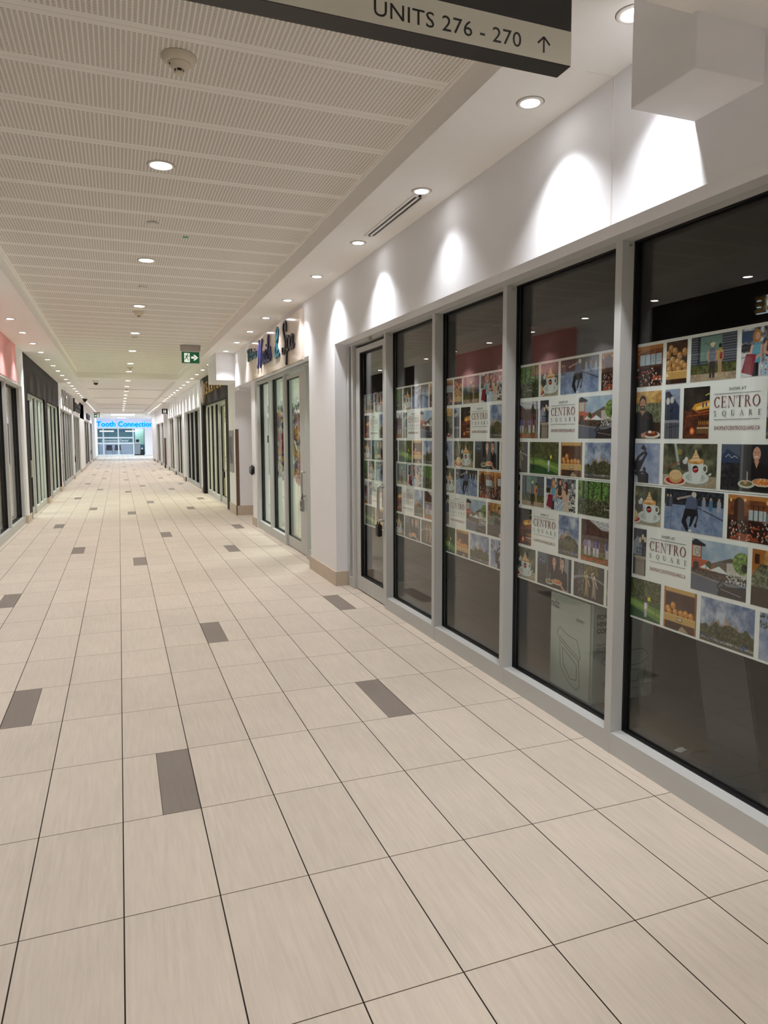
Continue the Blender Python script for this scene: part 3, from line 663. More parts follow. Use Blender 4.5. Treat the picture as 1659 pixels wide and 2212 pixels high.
lockbox(2.185, 6.365, .745, 'silver-fronted key lock box hanging from the nail salon door handle', body=mat('lock_silver', (158,156,152), .35, .5), key=BLACK, h=.15, w_=.085)
lockbox(2.222, 13.75, .76, 'black lock box on the door handle under the gold-lettered fascia', h=.14, w_=.09)
lockbox(2.2, 18.08, .76, 'black lock box on the grey shopfront door beyond the gold-lettered shop', h=.15, w_=.10)
lockbox(2.2, 34.85, .76, 'distant black lock box on the right past the restroom sign', h=.2, w_=.12)
lockbox(-1.54, 26.7, .80, 'small black lock box on the left door below the black letters', h=.2, w_=.12)
lockbox(-1.54, 42.5, .80, 'tiny distant black lock box on the furthest left door', h=.25, w_=.15)
o = boxo('door_sensor', BLACK, 2.205, 2.2179, 8.60, 8.635, 1.45, 1.56); tag(o, 'small black catch on the nail salon glazing bar', 'door catch')
# sticker above door
o = boxo('frame_sticker', mat('sticker', (188,182,172), .5), FX-.003, FX-.0005, 3.80, 3.93, 2.415, 2.455); tag(o, 'small printed label on the head frame over the vacant shop door', 'sticker')
text('print', 'PUSH', .03, BLACK, (FX-.0031, 3.915, 2.425), 'R', o, depth=.0004, sx=.9) if False else None
bm = B(); box(bm, FX-.0036, FX-.003, 3.81, 3.83, 2.42, 2.45); box(bm, FX-.0036, FX-.003, 3.85, 3.87, 2.42, 2.45); obj('print', bm, mat('print_grey', (90,86,80), .6), o)

# ---------------- script sign of the nail salon
SG = {
 'V': ([[(-.1,.85),(.0,1.0),(.12,.9),(.22,.0),(.35,.4),(.5,.95),(.66,1.02)]], .55),
 'i': ([[(0,.42),(.08,.5),(.1,.1),(.17,.0),(.3,.12)], [(.13,.70),(.16,.72)]], .30),
 'c': ([[(.34,.42),(.22,.5),(.06,.34),(.08,.06),(.22,0),(.38,.14)]], .36),
 't': ([[(0,.40),(.13,.95),(.08,.15),(.17,0),(.3,.12)], [(.0,.62),(.28,.64)]], .30),
 'o': ([[(.2,.48),(.04,.36),(.06,.06),(.22,0),(.34,.2),(.26,.44),(.2,.48),(.42,.4)]], .42),
 'r': ([[(0,.4),(.1,.52),(.12,.38),(.28,.44),(.25,.1),(.33,0),(.4,.1)]], .38),
 'a': ([[(.34,.4),(.2,.5),(.04,.32),(.08,.03),(.24,.06),(.36,.46),(.34,.08),(.42,0),(.52,.14)]], .50),
 's': ([[(0,.1),(.16,.55),(.3,.2),(.2,.0),(.02,.05)],[(.28,.1),(.4,.14)]], .38),
 'l': ([[(0,.15),(.22,.8),(.18,1.05),(.08,.9),(.08,.1),(.16,0),(.3,.12)]], .28),
 'N': ([[(-.12,.05),(-.02,-.06),(.08,.1),(.2,.98),(.26,.98),(.45,.02),(.52,.02),(.66,1.0),(.76,.98)]], .80),
 'S': ([[(.52,.72),(.5,1.0),(.3,1.12),(.16,.9),(.3,.6),(.46,.3),(.36,-.02),(.14,-.02),(.08,.2)]], .58),
 'p': ([[(.0,.4),(.1,.5),(.02,-.5)], [(.06,.36),(.24,.52),(.38,.3),(.28,.02),(.1,.06)]], .44),
 '&': ([[(.55,.1),(.42,-.02),(.3,.2),(.14,.8),(.22,1.05),(.36,.9),(.3,.66),(.04,.3),(.06,.02),(.24,-.02),(.4,.25)]], .60),
}
def script(word, h, width, m, org, fr, parent, r):
    tot = sum(SG[c][1] for c in word); k = width/tot; x = 0
    mm = frame_matrix(fr, org)
    for c in word:
        bm = B()
        for st in SG[c][0]:
            P = smooth_path([(p[0], p[1], 0) for p in st], 6)
            Q = [((x+p.x)*k+.12*p.y*h, p.y*h) for p in P]; n = len(Q); Ls, Rs = [], []
            for i in range(n):
                a = Vector(Q[max(i-1,0)]); b_ = Vector(Q[min(i+1,n-1)]); d_ = (b_-a).normalized(); wv_ = r*(.75+.45*abs(d_.y)); nn = Vector((-d_.y, d_.x))*wv_
                Ls.append(Vector(Q[i])+nn); Rs.append(Vector(Q[i])-nn)
            rows = [[bm.verts.new(mm @ Vector((p.x, p.y, zz))) for p in S_] for S_, zz in ((Ls, 0), (Ls, .02), (Rs, .02), (Rs, 0))]
            for A_, B_ in zip(rows, rows[1:]+rows[:1]):
                for i in range(n-1): bm.faces.new((A_[i], A_[i+1], B_[i+1], B_[i]))
            bm.faces.new([rw[0] for rw in rows]); bm.faces.new([rw[-1] for rw in rows])
        obj('letter', bm, m, parent); x += SG[c][1]
    return None
t = thing('shop_sign', 'glossy cream sign panel with blue and teal script letters above the nail salon', 'shop sign', (0,0,0))
SGNP = mat('sign_cream', (226,212,200), .12, spec=.6)
bm = box(B(), XR-.045, XR-.0005, 5.79, 9.42, 2.435, 3.015); bmesh.ops.bevel(bm, geom=bm.edges[:], offset=.003, segments=2, affect='EDGES'); obj('panel', bm, SGNP, t)
TEAL = mat('teal_letter', (14,92,112), .3); NAVY = mat('navy_letter', (26,28,92), .3); PLUM = mat('plum_letter', (30,26,50), .3); SX = XR-.046
script('Victoria', .175, .80, TEAL, (SX, 9.32, 2.76), 'R', t, .010)
script('Nails', .335, .98, NAVY, (SX, 8.42, 2.60), 'R', t, .015)
script('&', .355, .30, TEAL, (SX, 7.18, 2.605), 'R', t, .016)
script('Spa', .335, .68, PLUM, (SX, 6.76, 2.61), 'R', t, .016)
# gold sign
GOLD = mat('gold_letter', (196,168,112), .25, .9)
t = thing('shop_sign', 'raised gold capital letters with an oval emblem on the dark brown fascia', 'shop sign')
for i, c in enumerate('ASNATUR'):
    text('letter', c, .44, GOLD, (XR2-.001, 16.40-i*.50, 2.62), 'R', t, depth=.05, sx=.85)
bm = B(); n = 32; mm = frame_matrix('R', (XR2-.001, 16.78, 2.72))
def oval(rx, rz, d0, d1):
    a = [bm.verts.new(mm @ Vector((rx*math.cos(2*PI*k/n), rz*math.sin(2*PI*k/n), d0))) for k in range(n)]; b_ = [bm.verts.new(mm @ Vector((rx*math.cos(2*PI*k/n), rz*math.sin(2*PI*k/n), d1))) for k in range(n)]
    bm.faces.new(a); bm.faces.new(b_)
    for k in range(n): bm.faces.new((a[k], a[(k+1)%n], b_[(k+1)%n], b_[k]))
oval(.36, .31, 0, .05); obj('emblem', bm, mat('emblem_taupe', (150,132,112), .35, .4), t)
# left signs
SILV = mat('silver_letter', (170,168,166), .18, .95)
t = thing('shop_sign', 'shiny silver rounded letters on the white fascia of the left side', 'shop sign')
for i, c in enumerate('ZUMBA'[:5]):
    pass
for i, (yy, kind) in enumerate(((21.0,0),(22.3,1),(23.4,2),(24.6,3))):
    bm = B()
    for j in range(3):
        P = [(XL+.05, yy+.06+j*.32, 2.52), (XL+.05, yy+.10+j*.32, 2.75), (XL+.05, yy+.2+j*.32, 2.93)] if (i+j) % 2 else [(XL+.05, yy+.2+j*.32, 2.52), (XL+.05, yy+.1+j*.32, 2.72), (XL+.05, yy+.06+j*.32, 2.98)]
        tube(bm, smooth_path(P, 5), .038, 8)
    obj('letter', bm, SILV, t, smooth=True)
t = thing('shop_sign', 'black block letters with tall end posts on the white fascia, left side', 'shop sign')
bm = B(); box(bm, XL, XL+.06, 26.75, 26.95, 2.52, 3.02); box(bm, XL, XL+.06, 31.0, 31.12, 2.75, 3.0); obj('post', bm, BLACK, t)
for i in range(6): obj('letter', box(box(B(), XL, XL+.07, 27.3+i*.62, 27.45+i*.62, 2.56, 2.88), XL, XL+.07, 27.45+i*.62, 27.78+i*.62, 2.56+(i%2)*.2, 2.68+(i%2)*.2), BLACK, t)
t = thing('shop_sign', 'small distant dark letters on the left wall near the exit sign', 'shop sign')
for i in range(5): obj('letter', box(box(B(), XL, XL+.07, 37.8+i*.8, 38.0+i*.8, 2.50, 2.80), XL, XL+.07, 38.0+i*.8, 38.4+i*.8, 2.7-(i%2)*.18, 2.8-(i%2)*.18), BLACK, t)
t = thing('shop_sign', 'gold letters with pale backlight seen mirrored in the glass at upper right', 'shop sign')
BLG = mat('backlight', (220,240,255), .5, emit=(205,232,255), es=4.0); GL2 = mat('gold_dark', (206,168,96), .35, .5)
text('letter', 'ICE', .215, GL2, (XL+.030, 2.755, 2.775), 'L', t, depth=.03, sx=1.15, bold=.008, spacing=1.15)
text('backlight', 'ICE', .215, BLG, (XL+.0155, 2.755, 2.775), 'L', t, depth=.008, sx=1.15, bold=.016, spacing=1.15)
t = thing('shop_sign', 'glowing blue channel letters above the far dental shop', 'shop sign')
BLUE = mat('blue_glow', (30,150,255), .5, emit=(20,130,255), es=3.2); BLUED = mat('blue_face', (20,60,190), .5, emit=(12,60,220), es=1.0)
text('halo', 'Tooth Connection', .60, BLUE, (-1.68, YE-.001, 2.44), 'N', t, depth=.03, sx=.965, bold=.04, spacing=1.02)
text('letter', 'Tooth Connection', .60, BLUED, (-1.68, YE-.035, 2.44), 'N', t, depth=.05, sx=.965, spacing=1.02)
# ---------------- dental shop at the far end
WN[0] += 1
t = thing('window_%d' % WN[0], 'white framed glazing of the dental shop closing the far end', 'shop window', kind='structure')
bm = B()
for x in (-1.68, -1.19, -.02, 1.165): box(bm, x-.05, x+.05, YE-.02, YE+.08, 0, 2.33)
for z_a, z_b, xe in ((2.25, 2.331, 2.07), (1.44, 1.56, 1.11), (.98, 1.10, 1.11), (0, .10, 1.11)): box(bm, -1.69, xe, YE-.012, YE+.07, z_a, z_b)
box(bm, 2.07, 2.13, YE-.02, YE+.08, 0, 2.335)
obj('window_frame', bm, mat('white_frame', (225,235,240), .4), t)
for a, b_ in ((-1.63,-1.24),(-1.14,-.07),(.03,1.115)): boxo('glass_pane', GLASS, a, b_, YE+.03, YE+.036, .1, 2.25, t)
text('lettering', 'Connection Dental', .27, mat('script_white', (240,250,255), .5), (-1.35, YE+.025, 1.18), 'N', t, depth=.004, sx=1.0, shear=.35)
DW = mat('dental_wall', (60,92,104), .7); DF = mat('dental_floor', (190,205,214), .4)
bm = B(); box(bm, -3, 3.5, YE+4.2, YE+4.3, 0, 2.7); box(bm, -3, -2.9, YE+.2, YE+4.2, 0, 2.7); box(bm, 3.4, 3.5, YE+.2, YE+4.2, 0, 2.7); box(bm, -3, 3.5, YE+.2, YE+4.3, 2.7, 2.8); box(bm, -3, 3.5, YE+.2, YE+4.3, -.05, .002, 1)
o = obj('wall_interior', bm, [DW, DF]); tag(o, 'teal-grey interior of the dental shop', 'shop interior', kind='structure')
o = boxo('half_wall', mat('pale_panel', (196,202,222), .6), -1.6, 1.1, YE+1.6, YE+1.7, .002, 1.0); tag(o, 'low pale partition behind the two chairs in the dental shop', 'partition')
o = boxo('wall_panel', mat('mint_panel', (150,186,172), .6), 1.35, 2.1, YE+2.4, YE+2.45, .9, 2.3); tag(o, 'pale green wall panel behind the dental counter', 'panel')
for i, (a, b_) in enumerate(((-1.49,-.37),(.57,1.49))):
    o = boxo('pendant_light', mat('cool_tube', (255,255,255), .5, emit=(226,246,255), es=5), a, b_, YE+1.2, YE+1.32, 2.02, 2.10); tag(o, ('left','right')[i]+' horizontal white bar light hanging in the dental shop', 'pendant light', 'bar lights in the dental shop')
    obj('cord', box(box(B(), a+.1, a+.11, YE+1.25, YE+1.26, 2.10, 2.70), b_-.11, b_-.1, YE+1.25, YE+1.26, 2.10, 2.70), CHROME, o)
def area(name, x, y, z, sx, sy, power, col):
    l = bpy.data.lights.new(name, 'AREA'); l.shape = 'RECTANGLE'; l.size = sx; l.size_y = sy; l.energy = power; l.color = col
    o = bpy.data.objects.new(name, l); COL.objects.link(o); o.location = (x, y, z); return o
def panel_light(x, y, z, sx, sy, power, col, label):
    o = boxo('ceiling_panel_light', mat('panel_'+str(col), tuple(int(255*c) for c in col), .5, emit=tuple(int(255*c) for c in col), es=2.0), -sx/2, sx/2, -sy/2, sy/2, 0, .02); o.location = (x, y, z)
    tag(o, label, 'ceiling light'); a = area('lamp', 0, 0, -.01, sx, sy, power, col); a.parent = o; return o
panel_light(.3, YE+2.2, 2.67, 3.5, 1.2, 150, (.86,.95,1.0), 'cool white ceiling light inside the dental shop')
panel_light(3.9, 7.7, 2.72, 1.2, 1.2, 70, (.93,1.0,.95), 'ceiling light inside the nail salon')
panel_light(4.1, 15.0, 2.72, 1.2, 2.2, 70, (1.0,1.0,.80), 'ceiling light inside the gold-lettered shop')
panel_light(-3.0, 14.1, 2.72, 1.0, 2.0, 60, (.90,1.0,.93), 'ceiling light in the first bay of the left dark-surround shop')
panel_light(-3.0, 18.0, 2.72, 1.0, 2.0, 40, (.95,1.0,.90), 'ceiling light in the second bay of the left dark-surround shop')
panel_light(3.6, 25.7, 2.72, 1.0, 2.0, 35, (1.0,1.0,.9), 'ceiling light in the pale far right shop')
panel_light(3.6, 29.9, 2.72, 1.0, 2.0, 35, (1.0,1.0,.9), 'ceiling light in the pale shop before the restroom passage')
# far crossing daylight-coloured ceiling light panels
panel_light(-3.4, 55, 3.07, 1.2, 3, 160, (.80,.92,1.0), 'cool light panel over the crossing at the far left')
panel_light(3.6, 55, 3.07, 1.2, 3, 120, (.80,.92,1.0), 'cool light panel over the crossing at the far right')
panel_light(.35, 54, 3.21, 1.6, 3, 60, (.80,.92,1.0), 'cool light panel over the middle of the far crossing')
# chairs
def chair(x, y):
    t = thing('waiting_chair', '', 'chair', (x, y, .006)); SEAT = mat('chair_blue', (32,42,72), .6); LEG = mat('chair_metal', (120,128,138), .3, .8)
    bm = box(B(), -.23, .23, -.02, .03, .44, .88); bmesh.ops.bevel(bm, geom=bm.edges[:], offset=.02, segments=2, affect='EDGES'); obj('backrest', bm, SEAT, t)
    bm = box(B(), -.23, .23, .03, .45, .42, .48); bmesh.ops.bevel(bm, geom=bm.edges[:], offset=.02, segments=2, affect='EDGES'); obj('seat', bm, SEAT, t)
    for sx in (-1, 1):
        for yy in (0, .43): obj('leg', tube(B(), [(sx*.25, yy, .0), (sx*.25, yy, .45)], .014), LEG, t)
        obj('armrest', tube(B(), smooth_path([(sx*.25,.0,.45),(sx*.27,.02,.62),(sx*.27,.3,.64),(sx*.25,.43,.45)], 4), .016), LEG, t)
    return t
c0 = chair(-.77, YE+.55); c0['label'] = 'left navy waiting chair seen from behind through the dental shop glass'; c0['group'] = 'waiting chairs'
dup(c0, (-.09, YE+.55, .006), 'right navy waiting chair seen from behind through the dental shop glass', 'waiting chairs')
t = thing('reception_counter', 'grey reception counter inside the dental shop doorway', 'counter', (1.47, YE+.8, .006))
obj('body', box(B(), -.27,.25,-.3,.3,.08,1.02), mat('counter_grey', (150,160,166), .5), t); obj('plinth', box(B(), -.28,.5,-.3,.3,0,.08), BLACK, t); obj('countertop', box(B(), -.3,.3,-.33,.33,1.02,1.06), WHITEP, t)
t = thing('computer_monitor', 'dark monitor on the dental reception counter', 'monitor', (1.5, YE+.8, 1.068))
obj('screen', box(B(), -.12,.14,-.02,.02,.06,.28), BLACK, t); obj('stand', box(B(), -.03,.03,-.03,.03,0,.06), BLACK, t)
t = thing('floor_stand', 'black tapering floor stand with white top beside the counter', 'stand', (1.86, YE+.5, .006))
bm = B(); cyl(bm, 0, 0, 0, .5, .16, .09, 12); obj('base', bm, BLACK, t); obj('top', cyl(B(), 0, 0, .5, .62, .07, n=12), WHITEP, t)
# ================================================================ printed photos (procedurally painted, stored as vertex colours)
def vnoise(h, w_, cell, seed):
    r = np.random.RandomState(seed); gy, gx = int(h/cell)+3, int(w_/cell)+3; g = r.rand(gy, gx)
    y = np.arange(h)/cell; x = np.arange(w_)/cell; yi = y.astype(int); xi = x.astype(int); fy = (y-yi)[:,None]; fx = (x-xi)[None,:]
    fy = fy*fy*(3-2*fy); fx = fx*fx*(3-2*fx)
    a = g[yi][:,xi]; b = g[yi][:,xi+1]; c = g[yi+1][:,xi]; d = g[yi+1][:,xi+1]
    return (a*(1-fx)+b*fx)*(1-fy)+(c*(1-fx)+d*fx)*fy
def fnoise(h, w_, cell, seed):
    return (vnoise(h,w_,cell,seed)*.5+vnoise(h,w_,max(cell/2,1.2),seed+1)*.3+vnoise(h,w_,max(cell/4,1.0),seed+2)*.2)
class Pic:
    H = 132
    def __init__(s, asp, bg=(120,120,120)):
        s.a = asp; s.h = s.H; s.w = int(round(s.H*asp)); s.p = np.ones((s.h, s.w, 3))*np.array(bg, float)
        s.Y, s.X = np.mgrid[0:s.h, 0:s.w]; s.X = (s.X+.5)/s.h; s.Y = (s.Y+.5)/s.h      # both in units of height
    def put(s, m, c, al=1.0):
        m = (m.astype(float)*al)[..., None]; s.p = s.p*(1-m)+np.array(c, float)*m; return s
    def rect(s, x0, y0, x1, y1, c, al=1): return s.put((s.X>=x0)&(s.X<=x1)&(s.Y>=y0)&(s.Y<=y1), c, al)
    def ell(s, cx, cy, rx, ry, c, al=1, rot=0):
        dx, dy = s.X-cx, s.Y-cy; ca, sa = math.cos(rot), math.sin(rot); u = dx*ca+dy*sa; v = -dx*sa+dy*ca
        return s.put((u/rx)**2+(v/ry)**2 <= 1, c, al)
    def poly(s, P, c, al=1):
        m = np.zeros(s.X.shape, bool); n = len(P)
        for i in range(n):
            (x0,y0),(x1,y1) = P[i], P[(i+1)%n]
            if y0 == y1: continue
            m ^= ((y0 > s.Y) != (y1 > s.Y)) & (s.X < (x1-x0)*(s.Y-y0)/(y1-y0)+x0)
        return s.put(m, c, al)
    def line(s, P, w_, c, al=1):
        for (x0,y0),(x1,y1) in zip(P, P[1:]):
            dx, dy = x1-x0, y1-y0; L2 = dx*dx+dy*dy+1e-9; t = np.clip(((s.X-x0)*dx+(s.Y-y0)*dy)/L2, 0, 1)
            s.put((s.X-x0-t*dx)**2+(s.Y-y0-t*dy)**2 <= (w_/2)**2, c, al)
        return s
    def noise(s, cell, seed, c0, c1, thr=None, region=None, al=1, amt=None):
        n = fnoise(s.h, s.w, cell, seed); m = np.ones_like(n) if region is None else region.astype(float)
        if thr is not None: return s.put((n > thr)&(m > 0), c1, al)
        n = np.clip((n-.25)/.5, 0, 1)[...,None]; col = np.array(c0)*(1-n)+np.array(c1)*n; m = (m*al)[...,None]
        s.p = s.p*(1-m)+col*m; return s
    def grain(s, k, seed): s.p = s.p*(1+k*(np.random.RandomState(seed).rand(s.h, s.w, 1)-.5)); return s
    def person(s, x, y, h, top, bot, hair=(50,36,28), skin=(196,150,124), wdt=.13):
        s.ell(x, y+.07*h, .055*h, .07*h, hair); s.poly([(x-wdt*h, y+.2*h),(x-.05*h, y+.13*h),(x+.05*h, y+.13*h),(x+wdt*h, y+.2*h),(x+wdt*.8*h, y+.55*h),(x-wdt*.8*h, y+.55*h)], top)
        s.line([(x-wdt*h,y+.22*h),(x-wdt*1.25*h,y+.42*h),(x-wdt*.8*h,y+.52*h)], .05*h, skin); s.line([(x+wdt*h,y+.22*h),(x+wdt*1.2*h,y+.42*h),(x+wdt*.8*h,y+.5*h)], .05*h, skin)
        s.poly([(x-wdt*.8*h,y+.52*h),(x+wdt*.8*h,y+.52*h),(x+wdt*.7*h,y+.97*h),(x+.15*wdt*h,y+.97*h),(x,y+.62*h),(x-.15*wdt*h,y+.97*h),(x-wdt*.7*h,y+.97*h)], bot); return s
def m_rest():
    p = Pic(2.2, (84,48,34)); p.noise(14, 5, (110,62,36), (150,92,54), region=p.Y < .45)
    p.rect(0,.0,2.2,.10,(190,128,66)); p.poly([(1.15,0),(1.3,0),(1.28,.62),(1.17,.62)], (196,150,92)); p.line([(1.22,.2),(1.5,.12),(2.2,.05)], .05, (176,120,64))
    p.rect(.55,.30,.98,.52,(186,200,206)); p.rect(1.4,.22,2.15,.48,(188,204,214)); p.rect(.98,.34,1.12,.55,(120,132,140))
    for x in (.66,.78,.9,1.58,1.76,1.94): p.rect(x,.2,x+.02,.55,(44,30,26))
    for y in np.arange(.24,.48,.03): p.rect(1.8,y,2.15,y+.008,(90,100,108))
    p.ell(.3,.22,.13,.17,(70,42,30)); p.rect(.17,.22,.43,.5,(70,42,30)); p.ell(.08,.12,.03,.04,(255,206,120)); p.ell(.45,.10,.03,.04,(255,206,120)); p.ell(1.0,.12,.03,.05,(255,190,100))
    p.rect(0,.55,2.2,1,(46,26,22)); r = np.random.RandomState(3)
    for k in range(9):
        x = r.rand()*2.1; y = .56+.4*(k/9.0); sz = .10+.16*(k/9.0); p.poly([(x,y),(x+sz*1.6,y+.03),(x+sz*1.8,y+sz*.5),(x-.05,y+sz*.4)], (150,74,46))
    for k in range(150):
        x = r.rand()*2.2; y = .55+.43*r.rand(); p.ell(x,y,.006+.012*y,.012+.014*y,[(236,226,216),(216,150,120),(200,92,60),(180,170,166)][k%4])
    return p.grain(.2, 1)
def m_balls():
    p = Pic(.66, (60,38,24)); p.noise(20, 8, (52,34,22), (84,56,34))
    for (x,y) in ((.15,.17),(.28,.24),(.06,.30),(.42,.36),(.58,.28),(.20,.44),(.36,.50),(.08,.52),(.50,.55),(.26,.60),(.60,.62),(.10,.66),(.40,.68)):
        p.ell(x+.008,y+.012,.088,.10,(70,44,22)); p.ell(x,y,.083,.094,(172,124,70)); p.ell(x-.02,y-.03,.05,.05,(214,170,110)); p.line([(x-.05,y+.03),(x+.04,y-.04)], .01, (120,80,42))
    p.rect(0,.70,.66,.89,(198,160,90)); p.rect(0,.70,.66,.72,(226,194,130)); p.rect(.02,.76,.07,.82,(240,236,220)); p.rect(0,.89,.66,1,(56,36,24)); return p.grain(.08, 2)
def m_couple():
    p = Pic(1.27, (60,62,72))
    for k in range(16): p.rect(0,.03+.056*k,1.27,.055+.056*k,(112,118,132)) if k < 13 else None
    p.rect(.27,.02,.88,.56,(118,150,140)); p.rect(.2,.0,.27,.66,(50,52,60)); p.line([(.36,.2),(.44,.15),(.5,.22),(.58,.14)], .012, (60,80,78)); p.line([(.42,.34),(.4,.5)], .01, (80,104,100))
    p.noise(7, 21, (50,60,34), (112,116,66), region=(p.Y>.63)&(p.Y<.84)); p.noise(9, 22, (150,132,112), (196,178,152), region=p.Y>=.84)
    p.noise(5, 23, (0,0,0), (120,70,50), thr=.66, region=(p.Y>.66)&(p.Y<.84))
    p.person(.62,.17,.80,(112,122,140),(66,58,56),hair=(226,206,170)); p.ell(.62,.20,.075,.035,(232,214,176)); p.person(.83,.21,.72,(178,160,84),(176,150,116),hair=(30,26,26),wdt=.09); p.ell(.86,.48,.04,.08,(150,40,52)); return p.grain(.1, 3)
def m_women():
    p = Pic(1.5, (216,220,224)); p.noise(11, 31, (60,64,72), (236,238,240)); p.rect(0,.05,.35,.28,(70,88,118)); p.rect(0,.33,.3,.48,(38,42,48)); p.rect(0,.5,.5,1,(214,216,220)); p.line([(0,.6),(.4,.55)], .02, (120,124,130))
    p.poly([(1.2,.5),(1.5,.42),(1.5,1),(1.18,1)], (40,44,40)); p.noise(5,33,(0,0,0),(226,228,226),thr=.55,region=(p.X>1.2)&(p.Y>.5))
    for (x,c,hr,y) in ((.38,(96,168,196),(180,130,74),.06),(.72,(66,56,44),(74,40,30),.02),(1.02,(206,190,168),(88,42,34),.12)):
        p.ell(x,y+.13,.10,.15,hr); p.ell(x+(.02 if x<.9 else -.03),y+.12,.055,.08,(222,172,146)); p.poly([(x-.11,y+.30),(x-.05,y+.25),(x+.05,y+.25),(x+.12,y+.30),(x+.10,y+.68),(x-.10,y+.68)], c)
        p.line([(x-.11,y+.31),(x-.15,y+.5),(x,y+.56)], .055, (222,172,146)); p.line([(x+.12,y+.31),(x+.12,y+.5),(x,y+.56)], .05, (222,172,146))
    p.ell(1.07,.30,.07,.2,(88,42,34)); p.rect(.29,.72,.45,1,(36,38,44)); p.poly([(.92,.75),(1.14,.75),(1.2,1),(.9,1)], (210,196,172))
    p.poly([(.13,.52),(.38,.55),(.30,.98),(.02,.90)], (138,36,56)); p.poly([(.60,.62),(.95,.66),(.95,1),(.5,1)], (176,204,222))
    for i in range(5):
        for j in range(5): p.rect(.60+.07*i,.68+.065*j,.635+.07*i,.71+.065*j,[(196,60,76),(110,140,190),(240,240,240)][(i+j)%3])
    return p.grain(.07, 4)
def m_forest():
    p = Pic(1.7, (34,46,26)); p.noise(7, 41, (30,48,22), (112,164,74), region=p.Y<.55); p.noise(3, 43, (0,0,0), (150,196,104), thr=.62, region=p.Y<.5)
    p.noise(8, 44, (28,34,20), (82,92,50), region=p.Y>=.55)
    for x,w_ in ((.18,.09),(.42,.04),(.62,.03),(.95,.06),(1.25,.04),(1.48,.08)): p.rect(x,0,x+w_,.62,(44,36,30)); p.rect(x,0,x+w_*.3,.6,(66,56,46))
    p.noise(3, 47, (0,0,0), (190,180,150), thr=.70, region=p.Y>.5); p.line([(.7,.6),(.8,.5),(.95,.5),(1.02,.62)], .015, (176,168,120)); p.line([(.6,.75),(.8,.6),(.9,.95)], .012, (150,140,100)); p.rect(1.1,.75,1.3,.78,(190,186,170)); return p.grain(.25, 5)
def m_cup(asp=1.63, cx=1.02):
    p = Pic(asp, (84,86,66)); p.noise(28, 51, (52,54,42), (126,128,100)); p.ell(cx-.50,.20,.09,.07,(206,176,92),.6); p.poly([(cx-.68,0),(cx-.6,0),(cx-.48,.5),(cx-.56,.5)], (170,186,176)); p.line([(0,.62),(cx-.45,.42)], .03, (150,60,56), .7)
    p.noise(5, 53, (150,136,110), (186,174,148), region=p.Y>.74); p.ell(cx-.34,.48,.14,.16,(74,70,66)); p.ell(cx-.32,.42,.07,.06,(206,210,210)); p.ell(cx-.28,.36,.05,.05,(226,230,230))
    p.ell(cx,.80,.40,.155,(150,160,158)); p.ell(cx,.775,.395,.15,(214,224,220)); p.ell(cx,.775,.29,.10,(180,192,190))
    p.ell(cx+.27,.57,.085,.10,(220,228,226)); p.ell(cx+.275,.565,.045,.06,(96,100,80)); p.poly([(cx-.245,.42),(cx+.235,.42),(cx+.16,.86),(cx-.15,.86)], (222,230,228)); p.ell(cx,.86,.155,.035,(222,230,228))
    p.poly([(cx-.245,.42),(cx-.15,.42),(cx-.08,.86),(cx-.15,.86)], (196,206,206)); p.ell(cx,.42,.24,.05,(196,140,74)); p.ell(cx+.13,.395,.11,.055,(222,170,100)); p.ell(cx-.12,.40,.1,.045,(220,168,98))
    p.poly([(cx-.15,.40),(cx-.02,.18),(cx+.02,.18),(cx+.16,.40)], (236,206,164)); p.line([(cx-.10,.34),(cx+.10,.32)], .02, (206,150,92)); p.line([(cx-.06,.27),(cx+.06,.25)], .02, (206,150,92)); p.ell(cx,.19,.035,.05,(226,190,140))
    p.ell(cx,.585,.09,.085,(34,26,26)); p.poly([(cx-.08,.57),(cx+.08,.55),(cx+.03,.66),(cx-.05,.65)], (190,34,40)); p.line([(cx-.05,.59),(cx+.05,.57)], .014, (236,220,214))
    p.line([(cx+.12,.86),(cx+.42,.70)], .016, (206,212,210)); p.ell(cx+.42,.69,.05,.025,(220,226,224),rot=-.5)
    x = cx-.70; p.ell(x+.08,.88,.34,.12,(232,226,216)); p.ell(x+.08,.87,.30,.09,(176,30,34)); p.ell(x+.10,.78,.22,.16,(206,168,112)); p.ell(x+.10,.74,.18,.12,(232,206,158))
    for k in range(5): p.line([(x-.04+.06*k,.86),(x+.0+.055*k,.68)], .012, (176,132,80))
    return p.grain(.06, 6)
